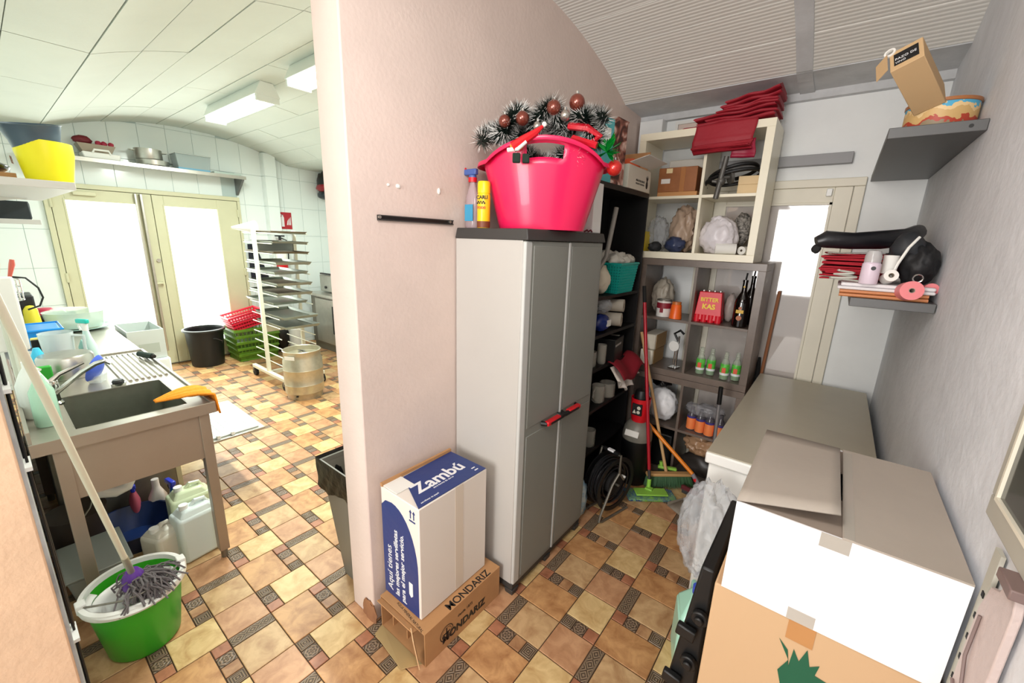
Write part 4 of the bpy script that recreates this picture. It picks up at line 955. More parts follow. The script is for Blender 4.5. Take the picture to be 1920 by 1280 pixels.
# ================================================================== CLEANING CORNER
gb = thing('gas_bottle', 'black gas bottle with grey shoulder and red collar behind the brooms', 'gas bottle', (-.945, 2.735, 0))
part('cylinder', MB().lathe([(0, 0), (.098, 0), (.104, .01), (.104, .33), (.1045, .34)], 36), m_black, gb)
part('shoulder', MB().lathe([(.1045, .338), (.104, .37), (.095, .42), (.072, .46), (.045, .475), (0, .475)], 36), M('grey_enamel', (126, 122, 112), .4, var=(10, .15)), gb)
part('white_sticker', MB().lathe([(.1052, .36), (.1035, .395), (.096, .425)], 36), M('sticker_white', (230, 226, 218), .5), gb) if False else part('white_sticker', MB().obox((-.005, -.1, .40), (.10, .012, .045), (radians(-28), 0, 0)), M('sticker_white', (230, 226, 218), .5), gb, bevel=.004)
part('red_collar', MB().lathe([(.052, .47), (.058, .50), (.066, .60), (.068, .645), (.062, .645), (.058, .60), (.048, .50), (.048, .47)], 28), m_red, gb)
part('warning_sticker', MB().box(-.035, -.071, .53, .035, -.056, .615), m_blackm, gb, bevel=.004)
part('warning_sign', MB().prism([(-.028, .545), (-.002, .545), (-.015, .572)], 1, -.0725, -.071).cyl((.015, -.0725, .588), (.015, -.071, .588), .013, n=20).cyl((.013, -.0725, .556), (.013, -.071, .556), .012, n=20), M('pale_print', (210, 206, 190), .5), gb)
part('valve', MB().cyl((0, 0, .475), (0, 0, .62), .016).cyl((-.03, 0, .60), (.03, 0, .60), .012), M('brass', (176, 150, 90), .3, .8), gb)
part('black_cap', MB().lathe([(0, .615), (.05, .62), (.052, .66), (.04, .70), (0, .712)], 22), m_black, gb)

# cable reel with frame
cr_ = thing('cable_reel', 'black cable reel on a bent steel frame beside the cabinet corner', 'cable reel', (-.935, 2.27, 0), radians(-14))
mb = MB(); q = V((1, 0, 0))
def ring(x, r0, r1): # disc flange
    mb = MB(); n = 36; vs = []; fs = []
    for i in range(n):
        t = 2*pi*i/n
        for xx in (x-.004, x+.004):
            for r_ in (r0, r1): vs.append((xx, r_*cos(t), .215+r_*sin(t)))
    for i in range(n):
        a = 4*i; b = 4*((i+1) % n)
        fs += [(a, a+1, b+1, b), (a+2, b+2, b+3, a+3), (a+1, a+3, b+3, b+1), (a, b, b+2, a+2)]
    return mb.add(vs, fs)
part('flange', ring(.055, .150, .178), m_black, cr_, smooth=40); part('flange', ring(-.055, .03, .178), m_black, cr_, smooth=40)
part('hub', MB().cyl((-.055, 0, .215), (.055, 0, .215), .07, n=28), m_blackm, cr_)
cbm = MB(); pts = []
for i in range(420):
    t = i/419; a = t*2*pi*14; pts.append((-.045+.09*abs((t*3.5) % 2-1), (.10+.06*t)*cos(a), .215+(.10+.06*t)*sin(a)))
part('wound_cable', cbm.tube(pts, .0055, 6), M('black_cable', (30, 30, 32), .35), cr_)
part('frame', MB().tube([(.075, .12, .008), (.075, -.13, .008), (.075, -.16, .02), (.075, -.15, .06), (.075, -.06, .24), (.075, 0, .30), (.075, .05, .24)], .008, 8).tube([(-.075, .12, .008), (-.075, -.13, .008), (-.075, -.16, .02), (-.075, -.15, .06), (-.075, -.06, .24), (-.075, 0, .42), (.075, 0, .42), (.075, 0, .30)], .008, 8).cyl((-.08, 0, .215), (.08, 0, .215), .008), m_steel_d, cr_)
part('grip', MB().cyl((-.06, 0, .42), (.06, 0, .42), .014), m_black, cr_)

part('crank_knob', MB().cyl((.06, .05, .26), (.085, .05, .26), .008), m_white, cr_)
part('carry_label', MB().box(-.02, -.016, .425, .025, .004, .437), m_white_print, cr_)
# blue and white cleaning packs squeezed behind the reel
single('blue_cloth_pack', MB().blob((0, 0, .12), (.04, .06, .13), 120, .2, 2, 3, flat=0), M('light_blue_pack', (80, 160, 200), .4, var=(20, 0), col2=(226, 226, 214)), 'blue and white pack squeezed between the cabinet and the cable reel', 'pack', (-1.045, 2.10, .002))

# mops and brooms
def handle(name, p0, p1, r, mat, par, lab=None, n=12): return part(name, MB().cyl(p0, p1, r, n=n), mat, par, label=lab)
fm = thing('flat_mop', 'red-handled flat mop with a green and blue fluffy head', 'mop', (-.76, 2.60, 0))
handle('pole', (-.045, .05, .17), (-.255, .185, 1.31), .0115, M('red_pole', (176, 24, 40), .3), fm)
handle('pole_grip', (-.255, .185, 1.31), (-.275, .198, 1.42), .0125, m_blackm, fm)
handle('pole_joint', (-.032, .04, .10), (-.045, .05, .17), .0105, m_cabt, fm)
m_lime = M('lime_plastic', (150, 206, 80), .4)
part('swivel', MB().cyl((-.03, .035, .045), (-.033, .042, .105), .014).obox((-.02, .02, .04), (.05, .04, .02)), m_lime, fm, bevel=.004)
hd = Matrix.Rotation(radians(38), 3, 'Z')
part('head_plate', MB().obox((.0, -.0, .035), (.22, .085, .012), hd), m_lime, fm, bevel=.005)
g = random.Random(3); fmb = MB(); fmb2 = MB()
for i in range(2600):
    u = g.uniform(-.165, .165); v = g.uniform(-.068, .068); e = abs(u) > .06
    p = hd @ V((u, v, .006)); d = V((g.uniform(-.5, .5), g.uniform(-.6, .2)-.2, g.uniform(.3, 1))).normalized(); s_ = d.orthogonal().normalized()*.003
    L_ = g.uniform(.012, .026); (fmb2 if (e and g.random() < .8) else fmb).add([p-s_, p+s_, p+d*L_], [(0, 1, 2)])
part('green_fringe', fmb, M('lime_chenille', (150, 206, 90), .9), fm, smooth=None, kind='stuff'); part('blue_fringe', fmb2, M('blue_chenille', (58, 84, 150), .9), fm, smooth=None, kind='stuff')
part('mop_pad', MB().obox((0, 0, .01), (.33, .13, .018), hd), M('chenille_base', (70, 96, 150), .9, var=(16, 0), col2=(150, 200, 96)), fm, bevel=.006)
br = thing('wooden_broom', 'wooden-handled broom with long green bristles behind the flat mop', 'broom', (-.69, 2.825, 0))
handle('broom_handle', (-.045, -.01, .11), (-.36, .06, 1.08), .0115, M('pale_wood', (206, 166, 116), .6), br)
hb = Matrix.Rotation(radians(40), 3, 'Z')
part('broom_block', MB().obox((-.02, -.02, .10), (.33, .045, .022), hb), M('broom_wood', (204, 158, 104), .6), br, bevel=.006)
g = random.Random(9); bb = MB()
for i in range(1500):
    u = g.uniform(-.155, .155); v = g.uniform(-.02, .02); p = V((-.02, -.02, 0))+hb @ V((u, v, .09)); q = V((-.02, -.02, 0))+hb @ V((u*1.18+g.uniform(-.006, .006), v*2.0-.02, .004)); s_ = V((.0016, 0, 0))
    bb.add([p-s_, p+s_, q], [(0, 1, 2)])
part('bristles', bb, M('green_bristle', (46, 92, 48), .6), br, smooth=None, kind='stuff')
gbh = thing('green_broom_head', 'small lime green broom head lying behind the wooden broom', 'broom head', (-.74, 2.855, 0))
part('block', MB().obox((0, 0, .115), (.13, .03, .02), Matrix.Rotation(radians(20), 3, 'Z')), m_lime, gbh, bevel=.005)
part('socket', MB().cyl((-.04, -.01, .12), (-.045, -.01, .155), .013), m_lime, gbh)
part('bristle_block', MB().obox((0, 0, .053), (.12, .02, .104), Matrix.Rotation(radians(20), 3, 'Z')), M('dark_bristle', (40, 60, 36), .8), gbh)
sq = thing('floor_squeegee', 'orange-handled floor squeegee leaning with its rail near the freezer', 'squeegee', (-.47, 2.78, 0))
handle('pole', (-.08, -.005, .18), (-.43, .02, .44), .0135, M('orange_pole', (238, 136, 30), .35), sq)
handle('grey_ferrule', (-.03, -.003, .115), (-.08, -.005, .18), .0145, M('grey_ferrule', (140, 134, 142), .4), sq)
handle('red_sleeve', (-.05, -.0035, .137), (-.062, -.004, .155), .0155, m_red, sq)
handle('neck', (0.01, 0, .055), (-.03, -.003, .115), .012, M('purple_grey', (110, 92, 110), .4), sq)
part('squeegee_rail', MB().obox((.005, -.01, .045), (.30, .02, .03), Matrix.Rotation(radians(-12), 3, 'Z')), M('maroon_metal', (104, 44, 50), .4), sq, bevel=.003)
part('rubber_blade', MB().obox((.005, -.01, .018), (.29, .006, .034), Matrix.Rotation(radians(-12), 3, 'Z')), m_rubber, sq)
sp_ = thing('silver_pole', 'silver pole with black grip leaning between lower shelf and freezer', 'pole', (-.44, 2.80, 0))
handle('pole', (.0, .0, .0), (-.01, -.07, .735), .0105, M('silver_paint', (176, 178, 184), .3, .7), sp_)
handle('pole_grip', (-.01, -.07, .735), (-.012, -.08, .85), .0135, m_black, sp_)
dp = thing('dustpan', 'flat grey dustpan lying on the floor beside the freezer corner', 'dustpan', (-.50, 2.60, 0), radians(-30))
part('pan', MB().sheet(lambda u, v: V((-.10+.2*u, -.09+.18*v, .004+.02*v)), 4, 4), M('grey_dusty_plastic', (150, 140, 126), .6), dp, solid=.003)
part('pan_sides', MB().box(-.103, -.09, .002, -.1, .09, .03).box(.1, -.09, .002, .103, .09, .03), M('grey_dusty_plastic', (150, 140, 126), .6), dp)

# ================================================================== FREEZER AND BOXES
m_fw = M('freezer_white', (240, 240, 236), .3)
fz = thing('chest_freezer', 'white chest freezer with beige lid along the right wall', 'freezer', (-.022, 2.515, 0))
part('freezer_body', MB().box(-.278, -.715, .03, .278, .715, .79), m_fw, fz, bevel=.008)
part('lid', MB().box(-.292, -.735, .797, .288, .725, .847), m_fw, fz, bevel=.008)
part('lid_top', MB().box(-.288, -.731, .8475, .284, .721, .852), M('beige_laminate', (186, 178, 158), .4, var=(2, .05)), fz, bevel=.002)
part('gasket', MB().box(-.27, -.705, .79, .27, .70, .797), m_rubber, fz)
for x in (-.24, .24):
    for y in (-.66, .66): part('foot', MB().cyl((x, y, 0), (x, y, .03), .02), m_black, fz)
# plastic bag hanging at the freezer's near end
bmb = MB().blob((0, 0, 0), (.105, .10, .205), 131, .2, 2.6, 5, az=.35)
single('hanging_plastic_bag', bmb, m_bag, 'large translucent plastic bag hanging at the near end of the white freezer', 'bag', (-.235, 1.64, .585))
jb = thing('detergent_bottle', 'pale green detergent bottle with blue cap on the floor behind the black folded crate', 'bottle', (-.225, 1.575, 0), radians(20))
m_aq = M('pale_green_plastic', (176, 230, 208), .25)
part('bottle_body', MB().frus((-.065, -.08, .065, .08, .0), (-.065, -.08, .065, .08, .24)).frus((-.065, -.08, .065, .08, .24), (-.02, -.03, .02, .03, .33)), m_aq, jb, bevel=.014, seg=3)
part('cap', MB().cyl((0, 0, .33), (0, 0, .362), .021, n=20), M('blue_cap', (60, 90, 210), .35), jb)
part('handle', MB().tube([(0, .05, .30), (0, .09, .30), (0, .095, .22)], .012, 8), m_aq, jb)
bc = thing('folded_crate', 'black folded plastic crate leaning on its edge beside the big cardboard boxes', 'crate', (-.165, 1.25, 0))
part('crate_wall', MB().frus((-.075, -.21, .045, .22, .0), (.012, -.19, .046, .20, .865)), m_black, bc, bevel=.006)
for z in (.12, .30, .48, .66): part('rib', MB().obox((-.062+.1*z, -.213, z), (.05, .02, .035), (0, radians(6), 0)), m_black, bc, bevel=.004)
for z in (.38, .56, .72): part('hinge_knob', MB().cyl((-.012+.06*z, -.216, z), (-.012+.06*z, -.20, z), .022, n=18).cyl((-.012+.06*z, -.226, z), (-.012+.06*z, -.216, z), .012, n=14), m_black, bc, bevel=.003)
m_bcard = M('plain_brown_board', (198, 164, 126), .8)
bb_ = thing('brown_box', 'large brown cardboard box with green leaf print under the white box', 'box', (.092, 1.232, 0))
part('box_body', MB().box(-.20, -.245, 0, .20, .245, .895), m_bcard, bb_, bevel=.004)
part('tape_piece', MB().box(-.045, -.2465, .845, .005, -.2452, .896), M('brown_tape_piece', (186, 134, 84), .3), bb_)
lm_ = MB(); base = [(-.055, .74)]
pts = [(-.055, .835), (-.035, .815), (-.028, .775), (-.025, .825), (-.012, .80), (-.002, .84), (.008, .80), (.024, .815), (.02, .785), (.045, .782), (.02, .755), (.0, .70), (-.03, .70), (-.045, .75), (-.03, .79)]
cx = sum(p[0] for p in pts)/len(pts); cz = sum(p[1] for p in pts)/len(pts)
n = len(pts); vs = [(cx, -.2465, cz)] + [(p[0], -.2465, p[1]) for p in pts]
lm_.add(vs[1:], [tuple(range(n))])
part('leaf_print', lm_, M('green_print', (20, 88, 60), .6), bb_, smooth=None, label='dark green leaf emblem')
wb = thing('white_box', 'large white cardboard box with grey open flaps on top of the brown box', 'box', (.095, 1.225, .896))
hx, hy, hz = .1885, .24, .236; t = .004
part('carton_shell', MB().box(-hx, -hy, 0, hx, -hy+t, hz).box(-hx, hy-t, 0, hx, hy, hz).box(hx-t, -hy+t, 0, hx, hy-t, hz).box(-hx+t, -hy+t, 0, hx-t, hy-t, t), M('matt_white_board', (240, 240, 242), .5), wb)
part('brown_side', MB().box(-hx, -hy+t, 0, -hx+t, hy-t, hz), m_card, wb, label='brown left side')
part('left_flap', MB().sheet(lambda u, v: V((-hx+(hx-.004)*u, (-hy+.035*u)*(1-v)+(hy-.02*u)*v, hz+.003+.030*u*(1-v)+.008*u*v)), 8, 8), m_cardg, wb, solid=.004, smooth=80, label='grey left flap standing slightly open')
part('right_flap', MB().box(.004, -hy, hz, hx, hy, hz+.004), m_cardg, wb)
part('under_flap', MB().box(-hx+.005, -hy+.002, hz-.006, hx-.005, -hy+.17, hz-.002).box(-hx+.005, hy-.15, hz-.006, hx-.005, hy-.002, hz-.002), M('grey_board_dark', (150, 136, 124), .8), wb)
m_ct = M('clear_tape', (214, 206, 194), .15, alpha=.6)
part('tape_strip', MB().box(.006, -hy, hz+.004, .024, hy-.02, hz+.0047), m_ct, wb)
part('tape_strip', MB().box(-.024, -hy+.05, hz+.0295, -.006, -hy+.07, hz+.031), m_ct, wb) if False else None
part('tape_strip', MB().box(-.03, -hy-.0008, hz-.032, .02, -hy, hz), m_ct, wb)
part('tape_strip', MB().box(-.055, -hy-.0008, 0, -.005, -hy, .03), m_ct, wb)

# ================================================================== RIGHT WALL SHELVES
m_gsh = M('dark_grey_shelf', (92, 92, 92), .45, .2)
sh1 = thing('wall_shelf', 'dark grey floating wall shelf, the upper one, holding a picture tin', 'shelf', (.175, 2.70, 2.095))
part('shelf_board', MB().box(-.122, -.60, 0, .124, .60, .036), m_gsh, sh1, bevel=.002)
part('screw_cap', MB().cyl((.085, -.602, .018), (.085, -.598, .018), .006, n=12), m_black, sh1)
sh2 = thing('wall_shelf', 'grey floating wall shelf, the lower one, piled with napkins and bags', 'shelf', (.175, 2.70, 1.488))
part('shelf_board', MB().box(-.122, -.60, 0, .122, .60, .034), m_gsh, sh2, bevel=.002)
# picture tin (plain street scene) and wine carton
pt_ = bpy.data.materials.new('street_print'); pt_.use_nodes = True; nt = pt_.node_tree; N = nt.nodes; L = nt.links
tcn = N.new('ShaderNodeTexCoord'); sx_ = N.new('ShaderNodeSeparateXYZ'); L.new(tcn.outputs['Object'], sx_.inputs[0])
no = N.new('ShaderNodeTexNoise'); no.inputs['Scale'].default_value = 22; no.inputs['Detail'].default_value = 3; L.new(tcn.outputs['Object'], no.inputs['Vector'])
mix = N.new('ShaderNodeMath'); mix.operation = 'MULTIPLY_ADD'; L.new(no.outputs['Fac'], mix.inputs[0]); mix.inputs[1].default_value = .10; L.new(sx_.outputs[2], mix.inputs[2])
cr = N.new('ShaderNodeValToRGB'); cr.color_ramp.interpolation = 'CONSTANT'; e = cr.color_ramp.elements
e[0].position = 0; e[0].color = rgb(150, 132, 104); e[1].position = .075; e[1].color = rgb(186, 70, 50)
for p_, c_ in ((.092, (214, 176, 116)), (.118, (236, 204, 150)), (.134, (84, 176, 214))): x_ = e.new(p_); x_.color = rgb(*c_)
L.new(mix.outputs[0], cr.inputs['Fac']); L.new(cr.outputs['Color'], N['Principled BSDF'].inputs['Base Color'])
tin = thing('picture_tin', 'round tin printed with a colourful street scene on the upper wall shelf', 'tin', (.195, 2.30, 2.1315))
part('tin_body', MB().lathe([(0, 0), (.098, 0), (.1, .004), (.1, .095)], 40), pt_, tin)
part('tin_rim', MB().lathe([(.1, .092), (.103, .094), (.103, .104), (.098, .104), (.098, .09)], 40), M('wood_brown_rim', (170, 110, 66), .4), tin)
ci = thing('wine_carton', 'tilted brown wine carton with a black label leaning in the picture tin', 'box', (.10, 2.13, 2.29))
Rq = (Matrix.Rotation(radians(0), 3, 'Z') @ Matrix.Rotation(radians(-52), 3, 'Y'))
Zc = V((-.14, -.28, .15)).normalized(); Xc = V((.9, -.3, .35)); Xc = (Xc-Zc*Xc.dot(Zc)).normalized(); Yc = Zc.cross(Xc)
RW = Matrix((Xc, Yc, Zc)).transposed()
part('carton_body', MB().obox((0, 0, 0), (.085, .085, .24), RW), M('kraft_board', (206, 172, 128), .8), ci, bevel=.002)
part('black_label', MB().obox(RW @ V((.0, .0, .121)), (.062, .05, .002), RW), m_blackm, ci)
o_ = RW @ V((-.028, -.005, .1225)); text('PAZO DE', .013, m_white_print, ci, tuple(o_), tuple(Xc), tuple(Yc)); o_ = RW @ V((-.028, -.02, .1225)); text('VINO', .011, m_white_print, ci, tuple(o_), tuple(Xc), tuple(Yc))
part('open_flap', MB().obox(RW @ V((-.065, 0, .115)), (.045, .07, .002), RW @ Matrix.Rotation(radians(-35), 3, 'Y')), M('kraft_board', (206, 172, 128), .8), ci)
part('tape_ring', MB().lathe([(.010, -.004), (.016, -.004), (.016, .004), (.010, .004), (.010, -.004)], 18, c=RW @ V((-.04, .045, .12)), mat=RW), m_paper, ci)

# lower shelf pile, shelf top at z 1.522
zs = 1.5225
wl_ = thing('folded_sheet', 'folded white sheet under the crimson napkins on the lower wall shelf', 'cloth', (.17, 2.33, zs+.028))
part('sheet_layers', MB().box(-.165, -.21, 0, .12, .20, .012).box(-.155, -.20, .0125, .12, .20, .026), M('white_linen', (226, 222, 224), .7, bump=(20, .2)), wl_, bevel=.005)
stk = []
for i, z in enumerate((zs, zs+.014)):
    s1 = single('wooden_stick', MB().cyl((-.15, 0, 0), (.11, .01, 0), .0065, n=10).cyl((-.15, .02, 0), (.11, .03, 0), .0065, n=10), M('varnished_stick', (200, 130, 84), .4), ('wooden sticks lying directly on the lower wall shelf', 'second layer of wooden sticks, under the white sheet')[i], 'sticks', (.165, 2.115+.006*i, z+.0068))
m_nap = M('crimson_napkin', (172, 20, 40), .75)
nk = thing('napkin_pile', 'pile of crimson paper napkins on the lower wall shelf under the black bag', 'napkins', (.06, 2.36, zs+.056))
g = random.Random(4)
for i in range(13):
    x0 = g.uniform(-.14, -.10); part('napkin', MB().obox((.02+x0*.2, g.uniform(-.01, .01), .004+.0085*i), (.22+g.uniform(0, .03), .20, .007), (g.uniform(-.05, .05), g.uniform(-.03, .03), g.uniform(-.12, .12))), m_nap, nk, bevel=.002, seg=1)
um = thing('black_pole_bag', 'long black zipped bag lying on top of the crimson napkins', 'bag', (.10, 2.42, zs+.21))
part('bag_body', MB().tube([(-.20, -.16, .0), (-.17, -.15, .012), (-.08, -.12, .008), (.02, -.06, .016), (.10, .04, .03), (.14, .16, .055), (.15, .2, .07)], .038, 14, rr=[.022, .036, .034, .038, .037, .033, .02]), M('black_nylon', (28, 28, 32), .35, bump=(14, .3)), um)
part('zip_end', MB().blob((-.195, -.16, -.03), (.018, .012, .02), 2, .2, 2, 2), m_blackm, um)
part('metal_edge', MB().cyl((-.15, -.18, -.045), (.07, -.16, -.04), .004, n=8), m_chrome, um)
pbm = thing('pink_lotion_bottle', 'pale pink bottle with a clear cap in front of the crimson napkins', 'bottle', (.095, 2.125, zs+.055))
part('bottle_body', MB().lathe([(0, 0), (.027, 0), (.029, .004), (.029, .075), (.024, .082)], 24), M('pale_pink_plastic', (226, 208, 222), .35), pbm)
part('cap', MB().lathe([(.026, .082), (.026, .105), (.02, .125), (0, .128)], 24), M('clear_cap', (206, 204, 204), .15, alpha=.7), pbm)
part('round_logo', MB().cyl((.006, -.0305, .06), (.006, -.028, .06), .0075, n=16), m_black, pbm)
wr = roll((.155, 2.16, zs+.083), (.1, -1, .25), 'small white roll beside the pale pink bottle', .022, .07, mat=m_paper, name='white_roll', core=.009)
wr2 = roll((.152, 2.20, zs+.13), (0, 0, 1), 'upright white roll standing behind the small lying one', .024, .07, mat=m_paper, name='white_roll', core=.008)
roll((.215, 2.098, zs+.040), (.15, -1, .15), 'coral pink adhesive roll, the larger one at the shelf front', .034, .06, mat=M('coral_pink', (236, 136, 140), .5), name='pink_roll', core=.009)
roll((.277, 2.19, zs+.043), (.2, -1, .2), 'coral pink roll beside the wall, the smaller one', .022, .05, mat=M('coral_pink', (236, 136, 140), .5), name='pink_roll', core=.006)
single('coiled_cord', MB().tube([(-.04+.05*cos(i*.6)*(1-.02*i), .02*sin(i*.6), .003*i*.5) for i in range(28)], .004, 6), M('greyish_cord', (196, 196, 186), .6), 'coiled pale cord beside the pale pink bottle', 'cord', (.06, 2.15, zs+.06))
bbg = thing('black_pouch', 'black drawstring pouch with pale cord on the lower wall shelf beside the wall', 'bag', (.235, 2.25, zs+.135))
part('pouch_body', MB().blob((0, 0, .0), (.058, .09, .085), 141, .12, 1.8, 4), M('black_fabric', (20, 20, 23), .6, bump=(20, .4)), bbg)
part('pouch_top', MB().blob((-.04, -.01, .06), (.05, .06, .055), 143, .2, 2.2, 3), M('charcoal_mesh', (44, 46, 50), .6), bbg)
part('cord', MB().tube([(-.02, -.06, .10), (-.045, -.09, .06), (-.065, -.098, .0), (-.075, -.09, -.05)], .005, 6), m_paper, bbg)
part('metal_ring', MB().tube([(.0+.014*cos(i*pi/6), -.102, -.05+.014*sin(i*pi/6)) for i in range(12)], .0025, 5, closed=True), m_chrome, bbg)

# pinkish roller-shutter bracket at the near right corner
m_pkg = M('pinkish_grey_enamel', (190, 173, 168), .5, bump=(40, .3))
bk2 = thing('shutter_bracket', 'pinkish grey metal bracket with slotted strip fixed to the right wall in the near corner', 'bracket', (XR-.004, .92, .92))
part('slotted_strip', MB().box(-.006, .035, -.10, .0, .065, .30), M('greenish_grey', (186, 184, 172), .5), bk2)
for i in range(7): part('slot', MB().box(-.0075, .042, -.06+.045*i, -.0058, .052, -.05+.045*i), m_blackm, bk2)
part('plate', MB().prism([(-.08, -.1), (.03, -.1), (.03, .20), (.012, .255), (-.02, .27), (-.03, .30), (-.07, .30), (-.08, .27)], 0, -.012, -.001), m_pkg, bk2, bevel=.002)
part('hook', MB().tube([(-.012, -.035, .03), (-.016, .0, .12), (-.014, .005, .20)], .0025, 6).tube([(-.014, .02, .05), (-.016, -.04, .03), (-.014, -.07, .02)], .003, 6), M('dark_pink_grey', (120, 100, 96), .5), bk2)
part('top_ridge', MB().box(-.022, -.08, .295, .0, -.02, .312), M('dark_pink_grey', (120, 100, 96), .5), bk2, bevel=.002)
# ================================================================== KITCHEN SIDE
# ceiling fixtures
m_tube = M('lit_tube', (250, 255, 248), .4, emit=((246, 255, 246), 5.0)); m_fix = M('fixture_white', (226, 232, 226), .4)
for cx, lab in ((-4.58, 'twin fluorescent tube fixture farther into the kitchen'), (-2.82, 'twin fluorescent tube fixture nearest the middle wall')):
    f_ = thing('ceiling_light', lab, 'ceiling light', (cx, 1.70, 2.79))
    part('fixture_body', MB().frus((-.62, -.10, .62, .10, .0), (-.62, -.05, .62, .05, .105)), m_fix, f_, bevel=.004)
    for yy in (-.06, .06):
        part('tube', MB().cyl((-.59, yy, -.022), (.59, yy, -.022), .018, n=14), m_tube, f_)
    for xx in (-.605, .605): part('end_cap', MB().box(xx-.012, -.09, -.045, xx+.012, .09, 0), m_fix, f_)

# fire extinguisher sign
sg = thing('fire_sign', 'red square sign with white extinguisher symbol on the tiled wall', 'sign', (XW+.002, 2.90, 1.87))
part('sign_board', MB().box(0, -.095, -.12, .004, .095, .12), M('signal_red', (176, 22, 36), .4), sg, bevel=.001)
ex = MB().box(.004, -.055, -.085, .0048, -.015, .045).prism([(-.055, .045), (-.015, .045), (-.025, .065), (-.045, .065)], 0, .004, .0048).box(.004, -.045, .065, .0048, -.025, .085).box(.004, -.075, .075, .0048, -.03, .085).box(.004, -.078, -.05, .0048, -.072, .085)
part('extinguisher_symbol', ex, m_white_print, sg)
fl_ = MB()
for i in range(3): fl_.prism([(.02+.022*i, -.06), (.035+.022*i, -.06), (.045+.018*i, .02+.02*i), (.033+.02*i, .0+.02*i)], 0, .004, .0048)
part('flame_symbol', fl_, m_white_print, sg)

# wall shelf above the door with its load
ws = thing('steel_wall_shelf', 'long stainless steel wall shelf above the kitchen door', 'shelf', (XW, 1.40, 2.38))
part('shelf_plate', MB().box(.008, -.98, .0, .30, .93, .012).box(.29, -.98, -.028, .302, .93, .012), m_steel, ws, bevel=.001)
for yy in (-.9, .9): part('bracket', MB().prism([(.008, 0), (.285, 0), (.285, -.03), (.03, -.21), (.008, -.21)], 1, yy-.012, yy+.012), M('bracket_steel', (120, 122, 122), .4, .6), ws)
zt = 2.393
wt = thing('white_tray', 'white plastic tray with handle at the left end of the steel shelf', 'tray', (XW+.16, .98, zt))
part('tray_body', MB().frus((-.11, -.14, .11, .14, 0), (-.12, -.15, .12, .15, .06)), m_white, wt, bevel=.01)
part('tray_handle', MB().tube([(.12, -.07, .05), (.13, -.055, .085), (.13, .055, .085), (.12, .07, .05)], .01, 8), m_white, wt)
gt = thing('greige_tub', 'grey brown plastic tub with crimson things in it behind the white tray', 'tub', (XW+.12, .96, zt+.062))
part('tub_body', MB().frus((-.08, -.11, .08, .11, 0), (-.10, -.15, .10, .15, .085)), M('greige_plastic', (160, 146, 128), .5), gt, bevel=.004)
single('crimson_pouch', MB().blob((0, 0, 0), (.05, .075, .045), 7, .15, 1.5, 3), M('dark_crimson', (112, 22, 34), .6), 'dark crimson pouch at the left in the grey brown tub', 'pouch', (XW+.12, .87, zt+.185))
for i, y in enumerate((.99, 1.035, 1.09)): single('red_mould', MB().blob((0, 0, 0), (.022, .026, .028), 9+i, .15, 2, 2), M('raspberry', (176, 36, 66), .5), 'raspberry-coloured moulds in the grey brown tub on the steel shelf', 'mould', (XW+.12, y, zt+.17), group='raspberry moulds')
pan = thing('steel_pan', 'shallow steel pan under the pot on the kitchen wall shelf', 'pan', (XW+.16, 1.42, zt))
part('pan_body', MB().lathe([(0, 0), (.135, 0), (.145, .01), (.15, .06), (.146, .06), (.14, .012), (0, .006)], 32), m_steel, pan)
part('handle', MB().tube([(-.02, .145, .045), (.0, .185, .05), (.04, .14, .045)], .006, 6), m_chrome, pan)
pot = thing('steel_pot', 'steel cooking pot with side handles stacked on the shallow pan', 'pot', (XW+.16, 1.39, zt+.062))
part('pot_body', MB().lathe([(0, 0), (.12, 0), (.125, .008), (.125, .115), (.121, .115), (.12, .01), (0, .006)], 32), m_steel, pot)
for s_ in (-1, 1): part('handle', MB().tube([(-.03, s_*.12, .09), (-.03, s_*.165, .095), (.03, s_*.165, .095), (.03, s_*.12, .09)], .006, 6), m_chrome, pot)
cbx = thing('food_box', 'translucent grey food box with blue edge on the steel shelf', 'box', (XW+.16, 1.79, zt))
part('box_body', MB().frus((-.10, -.155, .10, .155, 0), (-.115, -.175, .115, .175, .17)), M('translucent_grey', (176, 190, 190), .2, alpha=.75), cbx, bevel=.006)
part('blue_base', MB().frus((-.101, -.157, .101, .157, 0), (-.104, -.16, .104, .16, .022)), M('pale_blue_plastic', (120, 176, 206), .3), cbx)
part('lid', MB().box(-.118, -.178, .17, .118, .178, .18), M('translucent_lid', (200, 208, 206), .2, alpha=.8), cbx, bevel=.003)
single('glass_tray', MB().box(-.10, -.15, 0, .10, .15, .025), M('pale_glass', (206, 222, 214), .1, alpha=.8), 'flat pale glass tray at the right end of the steel shelf', 'tray', (XW+.16, 2.14, zt), bevel=.004)

# --- stainless sink table
m_ss = M('sink_steel', (176, 170, 158), .34, .75, var=(5, .05)); m_ss2 = M('sink_apron_steel', (166, 152, 138), .42, .55, var=(3, .05))
sk = thing('sink_table', 'stainless steel sink table with one bowl and ribbed drainer on square legs', 'sink', (-3.02, .29, 0))
X0s, X1s, Y0s, Y1s, ZT = -.70, .73, -.30, .30, .875    # local box
bx0, bx1, by0, by1 = .12, .63, -.165, .215            # bowl opening
zt_ = ZT-.004
top = MB()
top.box(X0s, Y0s, zt_-.0, bx0, Y1s, ZT).box(bx1, Y0s, zt_, X1s, Y1s, ZT).box(bx0, Y0s, zt_, bx1, by0, ZT).box(bx0, by1, zt_, bx1, Y1s, ZT)
part('sink_top', top, m_ss, sk, smooth=None)
rimb = MB().box(X0s, Y0s, ZT, X0s+.012, Y1s, ZT+.010).box(X1s-.012, Y0s, ZT, X1s, Y1s, ZT+.010).box(X0s+.012, Y1s-.012, ZT, X1s-.012, Y1s, ZT+.010).box(X0s+.012, Y0s, ZT, X1s-.012, Y0s+.012, ZT+.06)
part('raised_rim', rimb, m_ss, sk, smooth=None, bevel=.002)
